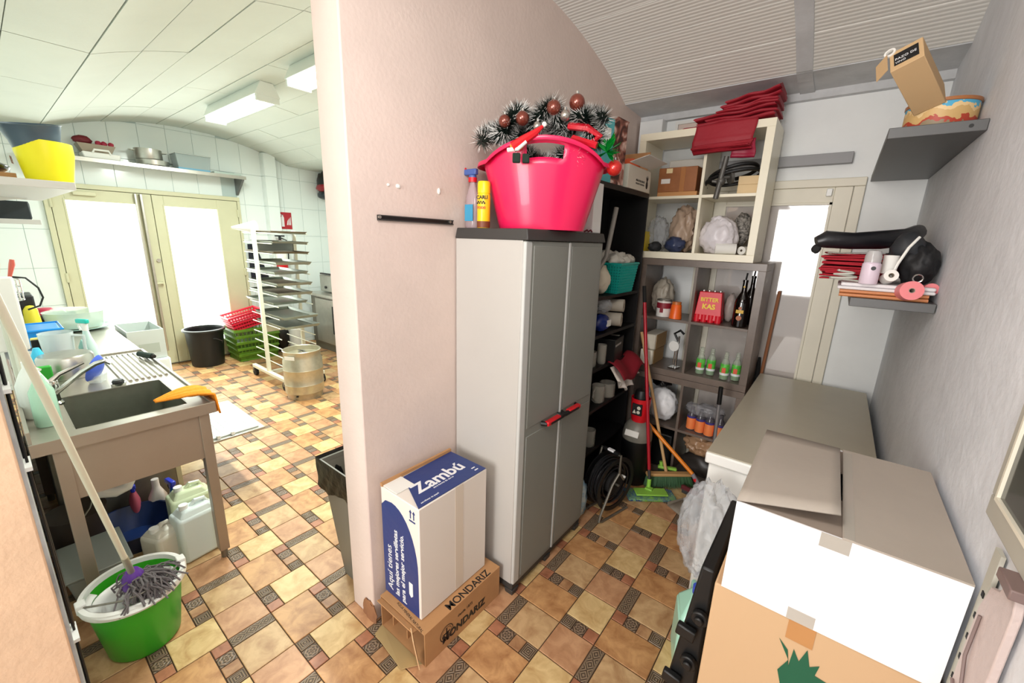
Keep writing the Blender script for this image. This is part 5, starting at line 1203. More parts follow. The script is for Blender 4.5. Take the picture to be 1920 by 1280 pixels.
part('front_apron', MB().box(X1s, Y0s-.0, ZT-.042, X1s+.003, Y1s, ZT+.010).box(X0s, Y1s, ZT-.042, X1s, Y1s+.003, ZT+.010), m_ss2, sk)
part('side_panel', MB().box(X1s-.03, Y0s+.09, .60, X1s-.026, Y1s-.055, ZT-.042), m_ss2, sk, label='deep steel panel at the near end')
part('side_panel', MB().box(bx0, Y1s-.03, .60, X1s-.03, Y1s-.026, ZT-.042), m_ss2, sk)
m_bowl = M('bowl_steel', (136, 138, 126), .35, .75, var=(7, .1))
zb_ = .60
bwl = MB()
def rr(x0, x1, y0, y1, r, z, n=5):
    P = []
    for cx, cy, a0 in ((x1-r, y1-r, 0), (x0+r, y1-r, 90), (x0+r, y0+r, 180), (x1-r, y0+r, 270)):
        for i in range(n+1):
            a = radians(a0+90*i/n); P.append((cx+r*cos(a), cy+r*sin(a), z))
    return P
r1 = rr(bx0-.004, bx1+.004, by0-.004, by1+.004, .05, ZT+.001); r2_ = rr(bx0+.012, bx1-.012, by0+.012, by1-.012, .045, zb_+.02); r3 = rr(bx0+.04, bx1-.04, by0+.04, by1-.04, .03, zb_)
m_ = len(r1); bwl.add(r1+r2_+r3, [(i, (i+1) % m_, m_+(i+1) % m_, m_+i) for i in range(m_)] + [(m_+i, m_+(i+1) % m_, 2*m_+(i+1) % m_, 2*m_+i) for i in range(m_)] + [tuple(range(2*m_, 3*m_))])
part('bowl', bwl, m_bowl, sk, smooth=50)
part('drain', MB().cyl((.37, .02, zb_+.001), (.37, .02, zb_+.006), .04, n=24), m_chrome, sk)
for i in range(8):
    y = .083+.026*i
    part('drainer_rib', MB().prism([(y-.009, ZT), (y+.009, ZT), (y+.004, ZT+.009), (y-.004, ZT+.009)], 0, X0s+.08, .05), m_ss, sk, smooth=None)
for (x, y) in ((X1s-.045, Y1s-.045), (X1s-.045, Y0s+.075), (X0s+.03, Y1s-.03), (X0s+.03, Y0s+.03)):
    part('leg', MB().box(x-.025, y-.022, .05, x+.025, y+.022, ZT-.042), m_ss2, sk, bevel=.002)
    part('adjustable_foot', MB().cyl((x, y, 0), (x, y, .05), .016, n=14), m_steel_d, sk)
# tap
tp = thing('sink_tap', 'chrome long-necked mixer tap on the rear edge of the sink', 'tap', (-2.80, .105, ZT+.0))
part('tap_base', MB().lathe([(0, 0), (.028, 0), (.028, .01), (.02, .02), (.02, .075), (.024, .09), (.022, .115), (0, .12)], 22), m_chrome, tp)
part('spout', MB().tube([(0, 0, .05), (.03, .03, .085), (.07, .10, .155), (.09, .15, .19), (.10, .18, .20), (.105, .20, .185)], .011, 10), m_chrome, tp)
part('lever', MB().tube([(0, .0, .115), (-.01, .03, .14), (-.03, .12, .175)], .008, 8, rr=[.013, .010, .007]), m_chrome, tp)
# orange cloth over the near corner
def clo(u, v):
    y = .40+.235*u; w_ = .03+.13*min(1, u*1.3); x = -2.47+.07*u+(v-.5)*w_*1.2
    z = ZT+.014+.016*abs(sin(v*9+u*3))*(.4+u)+.02*sin(pi*min(1, u))
    if u > .86: z -= (u-.86)*.62; y = .40+.235*.86+(u-.86)*.06
    return V((x, y, z))
single('orange_cloth', MB().sheet(clo, 22, 16), M('orange_microfibre', (248, 150, 36), .9, bump=(60, .4)), 'orange microfibre cloth draped over the near corner of the sink', 'cloth', solid=.008, smooth=80)
br_ = thing('dark_brush', 'dark green bottle brush lying on the ribbed drainer', 'brush', (-3.42, .555, ZT+.028))
part('brush_head', MB().cyl((-.07, -.02, 0), (.05, .02, 0), .018, n=16), M('dark_green_bristle', (40, 56, 50), .8), br_); part('brush_tip', MB().cyl((.05, .02, 0), (.07, .027, 0), .012, n=12), m_black, br_)

# items at the back of the sink
def bottle(name, lab, loc, prof, mat, cat='bottle', rz=0, sy=1, extra=None):
    t = thing(name, lab, cat, loc, rz); part('bottle_body', MB().lathe(prof, 24, sy=sy), mat, t)
    if extra: extra(t)
    return t
ZS = ZT+.001
ip = thing('steel_pot', 'brushed steel pot turned upside down behind the tap', 'pot', (-3.33, .20, ZS))
part('pot_body', MB().lathe([(.115, 0), (.115, .11), (.105, .125), (0, .127)], 32), m_steel, ip); part('rim', MB().lathe([(.115, 0), (.12, .0), (.12, .006), (.115, .006)], 32), m_steel, ip)
m_mj = M('milky_plastic', (214, 224, 224), .25, alpha=.7)
mj = thing('measuring_jug', 'translucent plastic measuring jug with handle beside the upturned pot', 'jug', (-3.62, .20, ZS), radians(60))
part('jug_body', MB().lathe([(0, 0), (.06, 0), (.075, .20), (.072, .20), (.056, .005), (0, .004)], 26), m_mj, mj); part('handle', MB().tube([(.072, 0, .18), (.125, 0, .175), (.12, 0, .06), (.064, 0, .03)], .009, 8), m_mj, mj)
def cy(t):
    part('trigger_head', MB().box(-.05, -.012, .235, .028, .012, .262), M('cyan_plastic', (28, 190, 178), .35), t, bevel=.006)
    part('trigger', MB().tube([(-.03, 0, .24), (-.045, 0, .215), (-.035, 0, .19)], .006, 6), m_white, t); part('neck', MB().cyl((0, 0, .19), (0, 0, .237), .016), m_white, t)
    part('bottle_label', MB().prism([(-.03, .03), (.03, .03), (.03, .09), (0, .14), (-.03, .09)], 1, -.036, -.03), M('aqua_label', (150, 200, 190), .4), t)
bottle('trigger_bottle', 'white spray bottle with cyan trigger behind the measuring jug', (-3.64, .33, ZS), [(0, 0), (.052, 0), (.055, .01), (.05, .09), (.028, .15), (.018, .19), (0, .195)], M('pale_aqua_plastic', (212, 238, 232), .3), 'spray bottle', radians(30), .6, cy)
bs = thing('blue_sieve', 'blue strainer standing on its side beside the tap', 'strainer', (-3.08, .285, ZS+.075), radians(-30))
part('sieve_bowl', MB().lathe([(.0, -.025), (.04, -.02), (.065, -.006), (.075, .008), (.072, .008), (.06, -.004), (.036, -.017), (0, -.021)], 26, mat=Matrix.Rotation(radians(70), 3, 'X') ), M('cobalt_plastic', (66, 96, 204), .4), bs)
part('clear_foot', MB().frus((-.03, -.025, .03, .025, -.075), (-.035, -.03, .035, .03, -.035)), m_clear, bs)
bp2 = thing('plug_strainer', 'small black and steel sink plug by the blue strainer', 'plug', (-2.94, .345, ZS)); part('plug_body', MB().lathe([(0, 0), (.022, 0), (.026, .02), (.02, .03), (0, .03)], 18), m_black, bp2); part('rim', MB().lathe([(.02, .0), (.03, .0), (.03, .012), (.02, .012)], 18), m_chrome, bp2)
# cake box on glass plates on the worktop beyond
wk = thing('worktop_unit', 'steel counter with open glasswasher bay beyond the sink', 'counter', (-4.46, .29, 0))
part('worktop', MB().box(-.82, -.30, .835, .72, .30, .874), m_ss, wk, bevel=.003)
part('cupboard_body', MB().box(-.70, -.28, .08, .70, .27, .834), m_steel_d, wk, bevel=.003)
part('plinth', MB().box(-.68, -.26, 0, .68, .22, .08), m_blackm, wk)
for i in range(2): dd = part('door', MB().box(-.69+.7*i, .272, .10, -.01+.7*i, .288, .82), m_ss2, wk, bevel=.003); part('handle', MB().cyl((-.1+.7*i, .30, .5), (-.1+.7*i, .30, .7), .006), m_chrome, dd)
pl_ = thing('glass_plate', 'pale green glass plate under the clear cake dome', 'plate', (-4.86, .40, ZS)); part('plate_body', MB().lathe([(0, 0), (.14, 0), (.205, .016), (.205, .022), (.14, .008), (0, .006)], 40), M('green_glass', (170, 206, 196), .08, alpha=.8), pl_)
cd = thing('cake_dome', 'clear round plastic cake box on the glass plate', 'cake box', (-4.86, .40, ZS+.0235)); part('wall', MB().lathe([(.0, 0), (.165, 0), (.18, .12), (.184, .125), (.176, .125), (.162, .004), (0, .003)], 40), M('clear_green_plastic', (214, 232, 220), .08, alpha=.45), cd)
part('stacked_lids', MB().lathe([(0, .01), (.14, .01), (.15, .03), (.145, .045), (0, .045)], 32), M('milky_lid', (222, 228, 216), .2, alpha=.7), cd)
bb2 = thing('blue_basin', 'bright blue plastic basin on the sink worktop', 'basin', (-4.38, .135, ZS)); part('basin_body', MB().frus((-.13, -.10, .13, .10, 0), (-.16, -.135, .16, .135, .12)), M('azure_plastic', (20, 140, 224), .3), bb2, bevel=.01); part('rim', MB().tube([(-.165, -.14, .12), (.165, -.14, .12), (.165, .14, .12), (-.165, .14, .12)], .007, 6, closed=True), M('azure_plastic', (20, 140, 224), .3), bb2)
cm = thing('coffee_machine', 'black appliance with steel panel behind the blue basin', 'appliance', (-4.92, .08, ZS)); part('machine_body', MB().box(-.14, -.12, 0, .14, .12, .30), m_black, cm, bevel=.01); part('steel_panel', MB().box(.141, .02, .03, .146, .11, .15), m_steel, cm)
part('drip_tray', MB().box(.14, -.1, 0, .2, .1, .03), m_steel_d, cm)
yb_ = thing('yellow_container', 'yellow plastic container wrapped in film in front of the black appliance', 'container', (-4.72, .165, ZS)); part('container_body', MB().lathe([(0, 0), (.06, 0), (.055, .06), (.045, .09), (.038, .20), (.02, .23), (0, .235)], 22), M('dull_yellow', (214, 200, 40), .5), yb_)
rs_ = MB().blob((0, 0, .0), (.04, .05, .09), 151, .35, 2, 3); single('red_packaging', rs_, M('neon_red_pack', (240, 60, 56), .4), 'crumpled bright red packaging at the far left of the worktop', 'packaging', (-4.38, .03, ZS+.22))
wp = thing('brown_tray', 'low dark brown tray at the far end of the worktop under the red dome', 'tray', (-5.165, .27, ZS)); part('tray_body', MB().box(-.09, -.16, 0, .09, .16, .10), M('dark_brown_tray', (76, 58, 46), .6), wp, bevel=.003); part('tray_label', MB().box(.09, -.04, .02, .092, .05, .08), m_black, wp)
single('dome_cover', MB().lathe([(0, .05), (.05, .045), (.075, .02), (.08, 0), (0, 0)], 26), M('raspberry', (176, 36, 66), .5), 'domed raspberry red lid on the brown tray', 'lid', (-5.165, .25, ZS+.102))
single('cream_packaging', MB().blob((0, 0, 0), (.09, .14, .018), 153, .3, 2.5, 3), M('cream_film', (236, 226, 206), .5), 'crumpled cream lids on the brown tray', 'lids', (-5.165, .36, ZS+.122))
single('white_tissue_stack', MB().blob((0, 0, 0), (.07, .07, .12), 155, .25, 2.6, 3), M('bright_tissue', (240, 244, 242), .8), 'crumpled white tissues standing against the tiled wall', 'tissues', (-5.16, .06, ZS+.15))
ub = thing('utensil_basket', 'round steel wire basket of utensils hanging on the wall at the left edge', 'basket', (-3.75, .045, 1.27))
wbm = MB()
for z in (0, .04, .08, .12): wbm.tube([(.075*cos(i*pi/10), .075*sin(i*pi/10), z) for i in range(20)], .0035, 5, closed=True)
for i in range(14): a = 2*pi*i/14; wbm.cyl((.075*cos(a), .075*sin(a), 0), (.075*cos(a), .075*sin(a), .12), .0025, n=5)
part('wire_basket', wbm, m_chrome, ub); part('basket_floor', MB().cyl((0, 0, -.004), (0, 0, 0), .076, n=20), m_steel, ub)
single('yellow_scissors', MB().tube([(.0, -.03, 0), (.0, -.025, .12), (.0, -.05, .17), (.0, -.02, .21), (.0, .02, .20), (.0, .01, .15), (.0, -.01, .12)], .010, 8), M('amber_handle', (232, 190, 50), .4), 'yellow-handled scissors standing in the hanging wire basket', 'scissors', (-3.75, .035, 1.28))
single('red_peeler', MB().tube([(.0, 0, 0), (.0, .01, .12), (.0, .03, .19), (0, .035, .22)], .012, 8, rr=[.006, .008, .013, .010]), M('brick_red_handle', (200, 90, 74), .4), 'brick red handled peeler in the hanging wire basket', 'peeler', (-3.75, .075, 1.28))
single('black_loop_cord', MB().tube([(.0, .0, .10), (.01, .06, .09), (.02, .10, .03), (.02, .11, -.03), (.01, .09, -.08), (.0, .04, -.10)], .005, 6), m_black, 'black cord looping beside the hanging wire basket', 'cord', (-3.80, .085, 1.30))
single('standing_tumbler', MB().lathe([(0, 0), (.035, 0), (.04, .17), (.037, .17), (.032, .006), (0, .005)], 20), m_clear, 'tall clear tumbler standing beside the crumpled tissues', 'tumbler', (-4.98, .155, ZS)) if False else None
single('pale_paddle', MB().box(-.01, -.075, -.17, .01, .075, .17), m_white, 'white rounded cutting board hanging on the wall at the left edge above the sink', 'cutting board', (-2.92, .0, 1.30), bevel=.009)
sg_ = thing('dish_sponge', 'yellow sponge with black brush back standing on the sink', 'sponge', (-3.74, .13, ZS)); part('sponge_body', MB().box(-.015, -.03, 0, .01, .03, .16), M('sponge_yellow', (232, 214, 130), .9), sg_, bevel=.006); part('black_pad', MB().box(.01, -.03, .02, .03, .03, .15), m_blackm, sg_, bevel=.004)
single('cyan_scoop', MB().tube([(0, 0, 0), (0, .005, .05), (0, .01, .10), (0, .01, .15)], .03, 10, rr=[.012, .034, .03, .012]), M('sky_plastic', (60, 190, 230), .35), 'sky blue scoop standing in the clutter behind the sink', 'scoop', (-3.42, .095, ZS+.01))
single('green_brush', MB().box(-.018, -.028, 0, .018, .028, .11), M('grass_green', (40, 160, 46), .4), 'grass green dish brush beside the upturned pot', 'brush', (-3.16, .105, ZS), bevel=.006)
single('white_cup', MB().lathe([(.03, 0), (.04, .10), (.037, .10), (.028, .004), (0, .003)], 22), m_white, 'white cup between the blue basin and the measuring jug', 'cup', (-3.62, .07, ZS))
single('pink_soap', MB().blob((0, 0, .03), (.045, .04, .03), 157, .1, 2, 3, flat=0), M('pink_soap', (230, 140, 190), .4), 'pink soap bag behind the measuring jug', 'soap', (-3.47, .20, ZS))
single('red_tool', MB().tube([(-.0, 0, 0), (.0, 0, .05), (0, 0, .10), (0, 0, .15)], .016, 8), m_red, 'red handled tool behind the white bottle', 'tool', (-3.02, .062, ZS))
single('yellow_round', MB().cyl((0, 0, 0), (0, 0, .012), .05, n=24), M('pale_mustard', (224, 196, 110), .6), 'pale mustard round lid behind the measuring jug', 'lid', (-3.86, .14, ZS))
def gbx(t):
    part('green_liquid', MB().lathe([(0, .002), (.0365, .002), (.0365, .035), (0, .035)], 22), M('deep_green_liquid', (10, 110, 60), .2), t); part('pump', MB().tube([(0, 0, .215), (0, 0, .25), (.04, .01, .25)], .006, 6), m_white, t)
bottle('soap_bottle', 'frosted soap bottle with green liquid at the near left corner of the sink', (-2.53, .062, ZS), [(0, 0), (.038, 0), (.04, .01), (.038, .15), (.02, .19), (.015, .215), (0, .215)], M('frosted_green', (190, 232, 208), .2, alpha=.75), 'bottle', 0, 1, gbx)
bottle('white_bottle', 'large white bottle behind the frosted soap bottle', (-2.68, .045, ZS), [(0, 0), (.046, 0), (.05, .012), (.05, .15), (.03, .20), (.016, .225), (.016, .25), (0, .25)], m_white)
single('steel_upright', MB().tube([(-.05, 0, 0), (-.05, 0, .32), (-.03, 0, .36)], .012, 8).tube([(.03, .01, 0), (.03, .01, .30)], .009, 8), M('pale_tube', (214, 214, 200), .35, .3), 'pale metal uprights at the left end of the sink', 'tube', (-2.78, .016, ZS+.06))
# things under the sink
def jerry(name, lab, loc, w, d, h, mat, fill=None, rz=0, cap=None):
    t = thing(name, lab, 'jerrycan', loc, rz)
    part('can_body', MB().frus((-w/2, -d/2, w/2, d/2, 0), (-w/2, -d/2, w/2, d/2, h*.84)), mat, t, bevel=min(w, d)*.16, seg=3)
    part('shoulder', MB().frus((-w*.46, -d*.46, w*.46, d*.46, h*.80), (-w*.30, -d*.3, w*.30, d*.3, h*.93)), mat, t, bevel=.01)
    part('cap', MB().cyl((0, -d*.22, h*.90), (0, -d*.22, h), .02, n=18), cap or m_white, t)
    part('handle', MB().tube([(0, -d*.05, h*.92), (0, d*.05, h*.99), (0, d*.26, h*.97), (0, d*.34, h*.86)], .011, 8), mat, t)
    if fill: part('liquid', MB().frus((-w/2-.001, -d/2-.001, w/2+.001, d/2+.001, .012), (-w/2-.001, -d/2-.001, w/2+.001, d/2+.001, h*.35)), fill, t, bevel=.02)
    return t
m_jw = M('milky_white_plastic', (216, 228, 226), .35)
jerry('jerrycan', 'milky white jerrycan standing by the right leg of the sink', (-2.475, .475, 0), .13, .19, .31, m_jw, rz=radians(8))
jerry('jerrycan', 'milky jerrycan with yellow liquid behind the white one', (-2.66, .50, 0), .13, .19, .32, M('milky_green_plastic', (214, 226, 190), .3), fill=M('yellow_liquid', (222, 226, 20), .3))
jerry('jug_can', 'small milky white jug beside the green bucket', (-2.50, .335, 0), .13, .13, .235, M('milky_grey_plastic', (210, 206, 192), .35), rz=radians(25))
def handle_b(t, mat): pass
nb_ = thing('navy_basin', 'navy blue basin on the floor under the sink', 'basin', (-2.83, .27, 0)); part('basin_body', MB().lathe([(0, 0), (.13, 0), (.19, .12), (.195, .125), (.185, .125), (.125, .006), (0, .005)], 36), M('navy_plastic', (22, 44, 92), .35), nb_)
def trig(col, bodycol, sc=1.0):
    def f(t):
        part('trigger_head', MB().box(-.055, -.013, .225, .03, .013, .252).box(-.02, -.01, .20, .015, .01, .226), M('royal_blue', (44, 60, 190), .35), t, bevel=.006); part('trigger', MB().tube([(-.03, 0, .228), (-.045, 0, .205), (-.03, 0, .18)], .006, 6), m_black, t)
    return f
bottle('trigger_bottle', 'blue cleaner bottle with royal blue trigger under the sink', (-2.90, .475, 0), [(0, 0), (.045, 0), (.048, .012), (.046, .12), (.02, .18), (.018, .205), (0, .205)], M('blue_clear', (36, 96, 160), .25), 'spray bottle', radians(10), .65, trig(0, 0))
bottle('cleaner_bottle', 'white bottle with pink liquid beside the blue trigger bottle', (-3.0, .42, 0), [(0, 0), (.042, 0), (.045, .01), (.045, .13), (.02, .19), (.018, .21), (.018, .245), (0, .245)], M('white_pink_bottle', (232, 224, 220), .35))
bottle('pink_bottle', 'pink bottle with dark blue trigger in the shadow under the sink', (-3.02, .32, 0), [(0, 0), (.035, 0), (.037, .01), (.036, .15), (.018, .2), (0, .2)], M('rose_plastic', (190, 90, 110), .35), 'spray bottle', 0, .7, trig(0, 0))
pp = thing('drain_pipe', 'white plastic drain trap under the sink bowl', 'pipe', (-2.65, .20, 0)); part('pipe', MB().tube([(.0, .08, .60), (.0, .08, .47), (.0, .06, .43), (.0, .02, .42), (.0, -.03, .44), (0, -.05, .48), (-.1, -.12, .50)], .03, 14), m_white, pp); part('collar', MB().cyl((0, .08, .50), (0, .08, .53), .037), m_white, pp)
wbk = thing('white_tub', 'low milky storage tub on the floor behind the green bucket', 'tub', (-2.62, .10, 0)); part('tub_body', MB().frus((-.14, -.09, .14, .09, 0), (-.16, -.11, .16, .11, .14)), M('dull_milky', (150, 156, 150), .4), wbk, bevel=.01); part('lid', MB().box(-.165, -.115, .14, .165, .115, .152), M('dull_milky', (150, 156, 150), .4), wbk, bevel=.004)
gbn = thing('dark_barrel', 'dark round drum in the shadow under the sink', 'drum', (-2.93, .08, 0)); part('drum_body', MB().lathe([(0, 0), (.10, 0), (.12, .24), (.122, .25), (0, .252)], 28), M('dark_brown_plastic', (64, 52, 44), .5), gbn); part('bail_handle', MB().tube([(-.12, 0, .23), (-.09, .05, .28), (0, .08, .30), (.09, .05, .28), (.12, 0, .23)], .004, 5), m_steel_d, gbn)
# glasswasher beyond the bowl, with its door open
gw = thing('glasswasher', 'steel glasswasher under the drainer with its lid door folded open', 'glasswasher', (-3.34, .32, 0))
part('washer_body', MB().box(-.33, -.28, .04, .26, .22, .78), m_steel_d, gw, bevel=.004)
part('front_frame', MB().box(-.33, .22, .04, .26, .245, .40).box(-.33, .22, .72, .26, .245, .78).box(-.33, .2201, .40, -.29, .245, .72).box(.22, .2201, .40, .26, .245, .72), M('pale_steel_frame', (206, 204, 176), .4, .2), gw)
part('dark_opening', MB().box(-.29, .222, .40, .22, .23, .72), m_blackm, gw)
dd = part('open_door', MB().box(-.27, .25, .385, .42, .70, .40), m_steel, gw, bevel=.003)
part('inner_panel', MB().box(-.24, .28, .4005, .39, .67, .412), M('white_ribbed_panel', (236, 244, 240), .4), dd, bevel=.004)
for i in range(9): part('panel_rib', MB().box(-.235, .30+.04*i, .412, .385, .308+.04*i, .415), M('white_ribbed_panel', (236, 244, 240), .4), dd)
for y in (.42, .50): part('door_clip', MB().box(.39, y, .40, .41, y+.02, .425), m_white, dd, bevel=.003)

# --- mop and green bucket
m_grn = M('bright_green_plastic', (60, 176, 40), .35)
bk3 = thing('green_bucket', 'bright green mop bucket with white rim and wringer on the floor by the sink', 'bucket', (-2.06, .165, 0))
part('bucket_wall', MB().lathe([(0, 0), (.11, 0), (.118, .01), (.152, .27), (.148, .27), (.114, .012), (0, .008)], 48), m_grn, bk3, smooth=50)
part('white_rim', MB().lathe([(.147, .262), (.166, .258), (.170, .272), (.166, .285), (.150, .287), (.147, .262)], 48), m_white, bk3, smooth=50)
wrg = MB(); vs = []; fs = []
def wp_(u, k): return V((.03+(.105-.035*k)*cos(u), .0+(.13-.05*k)*sin(u), .272-.13*k))
n = 30
for k in range(5):
    for i in range(n): vs.append(wp_(2*pi*i/n, k/4))
for k in range(4):
    for i in range(n): fs.append((k*n+i, k*n+(i+1) % n, (k+1)*n+(i+1) % n, (k+1)*n+i))
wrg.add(vs, fs); part('wringer_basket', wrg, m_white, bk3, solid=.004, smooth=50)
part('wringer_flange', MB().sheet(lambda u, v: V((.03+(.105+.05*v)*cos(-2.2+2.6*u)*1.0, (.13+.022*v)*sin(-2.2+2.6*u), .278)), 24, 2), m_white, bk3, solid=.004)
for s_ in (-1, 1): part('handle_lug', MB().box(-.02, s_*.155-.015, .262, .02, s_*.155+.015, .30), m_white, bk3, bevel=.004)
part('bail_handle', MB().tube([(0, -.16, .28), (.06, -.12, .30), (.115, -.05, .305), (.13, .0, .308), (.115, .05, .305), (.06, .12, .30), (0, .16, .28)], .004, 6), m_steel_d, bk3)
mp = thing('string_mop', 'grey string mop with white pole standing in the green bucket', 'mop', (-2.03, .165, .16))
P0 = V((0, 0, .17)); P1 = V((.470, -.171, 1.458))
part('pole', MB().cyl(P0, P1, .0098, n=14), M('cream_white_pole', (228, 224, 204), .35), mp)
part('metal_ferrule', MB().cyl(P0, P0+(P1-P0)*.10, .0112, n=14), M('pole_metal', (190, 184, 164), .3, .6), mp)
part('purple_socket', MB().lathe([(.03, .0), (.042, .02), (.036, .06), (.02, .085), (0, .085)], 18, c=(0, 0, .115), sx=1.1), M('purple_plastic', (96, 50, 150), .35), mp)
g = random.Random(12); ms = MB()
for i in range(170):
    side = g.random() < .78
    a = g.gauss(radians(38), .55) if side else g.uniform(0, 2*pi); rx = g.uniform(.09, .15) if side else g.uniform(.04, .07); up_ = g.uniform(.02, .055)
    dx, dy = cos(a), sin(a); ox, oy = g.uniform(-.02, .02), g.uniform(-.02, .02)
    p = [(ox+.01*dx, oy+.01*dy, .13)]
    for q_ in range(1, 7):
        f = q_/6; p.append((ox+rx*f*dx+g.uniform(-.012, .012), oy+rx*f*dy+g.uniform(-.012, .012), .125+up_*sin(pi*f*.9)*1.2-.02*f*f+g.uniform(-.005, .005)))
    ms.tube(p, .0034, 5)
part('mop_strings', ms, M('grey_mop_string', (110, 104, 106), .9), mp, kind='stuff')

# --- grey bin with black liner behind the middle wall
gbn2 = thing('grey_bin', 'grey square bin with a black liner behind the middle wall', 'bin', (-1.70, 1.02, 0))
part('bin_body', MB().frus((-.04, -.125, .125, .12, 0), (-.085, -.139, .133, .142, .28)).add([(-.085,-.139,.28),(.133,-.139,.28),(.133,.142,.28),(-.085,.142,.28),(-.14,-.155,.615),(.142,-.155,.615),(.142,.17,.615),(-.14,.17,.615)], [(0,1,5,4),(1,2,6,5),(2,3,7,6),(3,0,4,7)]), M('mid_grey_plastic', (126, 124, 116), .45), gbn2)
part('rim', MB().box(-.148, -.163, .60, .149, -.150, .625).box(-.148, .165, .60, .149, .178, .625).box(-.148, -.150, .60, -.136, .165, .625).box(.137, -.150, .60, .149, .165, .625), M('mid_grey_plastic', (126, 124, 116), .45), gbn2)
ln = MB(); vs = []; n = 64; K = 7
def rect(t, hx_, hy_):
    t = (t % 1)*4; k = int(t); f = t-k
    return [(-hx_+2*hx_*f, -hy_), (hx_, -hy_+2*hy_*f), (hx_-2*hx_*f, hy_), (-hx_, hy_-2*hy_*f)][k]
g = random.Random(2)
for k in range(K+1):
    for i in range(n):
        kk = k/K; zz_ = .642-.15*kk*(1+.12*sin(i*.4)); e_ = .012+.004*sin(i*1.3+k)*kk+.004
        x, y = rect(i/n, .149+e_*.4-.02*kk*.3, .163+e_); vs.append((x, y+.008, zz_))
fs = [(k*n+i, k*n+(i+1) % n, (k+1)*n+(i+1) % n, (k+1)*n+i) for k in range(K) for i in range(n)]
o0 = len(vs)
for k in range(1, 4):
    for i in range(n):
        x, y = rect(i/n, .145-.02*k+.006*sin(i*1.3+k), .158-.02*k+.006*sin(i+k)); vs.append((x, y+.008, .645-.12*k))
for k in range(3):
    for i in range(n):
        a = (i if k == 0 else o0+(k-1)*n+i); b = ((i+1) % n if k == 0 else o0+(k-1)*n+(i+1) % n); fs.append((a, b, o0+k*n+(i+1) % n, o0+k*n+i))
fs.append(tuple(o0+2*n+i for i in range(n)))
ln.add(vs, fs); part('black_liner', ln, M('black_film', (12, 13, 13), .35, bump=(30, .5)), gbn2, smooth=60)

# --- far: black barrel, baskets
bl = thing('black_barrel', 'round black plastic barrel by the kitchen door', 'barrel', (-6.27, 1.62, 0))
part('barrel_wall', MB().lathe([(0, 0), (.165, 0), (.175, .01), (.205, .46), (.20, .46), (.168, .02), (0, .015)], 40), m_black, bl)
part('rim', MB().lathe([(.20, .45), (.228, .455), (.23, .475), (.205, .48), (.20, .45)], 40), M('dark_rim', (40, 44, 44), .4), bl)
part('side_handle', MB().tube([(.21, .03, .37), (.225, .05, .37), (.225, .12, .33), (.2, .12, .30)], .006, 6), M('dark_rim', (40, 44, 44), .4), bl)
def basket(name, lab, loc, mat, w, d, h, rz=0, rows=5, rot=None, slots=12):
    t = thing(name, lab, 'basket', loc, rz)
    part('basket_floor', MB().box(-w*.42, -d*.42, 0, w*.42, d*.42, .008), mat, t)
    fr = MB()
    def ww(z): return .42+.08*z/h
    for j in range(rows+1):
        z = h*j/rows; k = ww(z); fr.tube([(w*k, -d*k, z), (w*k, d*k, z), (-w*k, d*k, z), (-w*k, -d*k, z)], h/rows*.28, 4, closed=True)
    for s in range(slots+1):
        f = -1+2*s/slots
        for sy in (-1, 1): fr.tube([(w*.42*f, sy*d*.42, 0), (w*.5*f, sy*d*.5, h)], .007, 4)
        for sx in (-1, 1): fr.tube([(sx*w*.42, d*.42*f, 0), (sx*w*.5, d*.5*f, h)], .007, 4)
    part('slotted_wall', fr, mat, t, smooth=None)
    if h > .25: part('solid_band', MB().frus((-w*.42, -d*.42, w*.42, d*.42, .0), (-w*.44, -d*.44, w*.44, d*.44, h*.30)), mat, t)
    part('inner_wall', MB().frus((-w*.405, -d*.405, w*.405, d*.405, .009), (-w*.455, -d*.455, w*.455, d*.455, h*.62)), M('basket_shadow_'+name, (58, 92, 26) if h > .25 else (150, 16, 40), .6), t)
    part('rim', MB().tube([(w*.51, -d*.51, h), (w*.51, d*.51, h), (-w*.51, d*.51, h), (-w*.51, -d*.51, h)], .014, 6, closed=True), mat, t)
    if rot: t.rotation_euler = rot
    return t
basket('green_crate_basket', 'olive green slotted plastic basket on the floor beside the black barrel', (-6.26, 2.16, 0), M('olive_green_plastic', (96, 140, 34), .4), .42, .55, .42)
basket('red_shopping_basket', 'red shopping basket tilted on top of the olive green one', (-6.20, 2.08, .462), M('scarlet_plastic', (222, 24, 58), .35), .32, .42, .18, rows=4, rot=(radians(12), 0, 0))
single('white_canister', MB().lathe([(0, 0), (.09, 0), (.09, .32), (.05, .36), (.03, .40), (0, .40)], 26), m_white, 'white canister standing behind the tray trolley', 'canister', (-6.2, 2.72, 0))
single('black_bin_bag', MB().blob((0, 0, .2), (.11, .12, .20), 161, .12, 1.8, 3, flat=0), m_black, 'black sack on the floor right of the olive green basket', 'sack', (-6.30, 2.545, 0))
keg = thing('beer_keg', 'dented steel beer keg standing in front of the tray trolley', 'keg', (-4.30, 1.93, 0))
m_keg = M('worn_keg_steel', (194, 188, 168), .38, .75, var=(9, .14), bump=(14, .25))
part('keg_body', MB().lathe([(.0, .04), (.15, .03), (.165, .0), (.17, 0), (.175, .05), (.188, .07), (.19, .15), (.194, .158), (.19, .166), (.19, .31), (.194, .318), (.19, .326), (.19, .41), (.178, .435), (.176, .50), (.184, .515), (.178, .522), (.168, .515), (.168, .47), (.10, .455), (0, .46)], 48), m_keg, keg, smooth=30)
part('keg_valve', MB().cyl((0, 0, .455), (0, 0, .50), .035, n=20).box(-.08, -.008, .49, .08, .008, .50), m_steel, keg)
part('paper_label', MB().box(.05, -.188, .452, .06, -.10, .50), m_paper, keg) if False else part('paper_label', MB().obox((.085, -.168, .462), (.11, .004, .036), Matrix.Rotation(radians(28), 3, 'Z')), m_paper, keg)
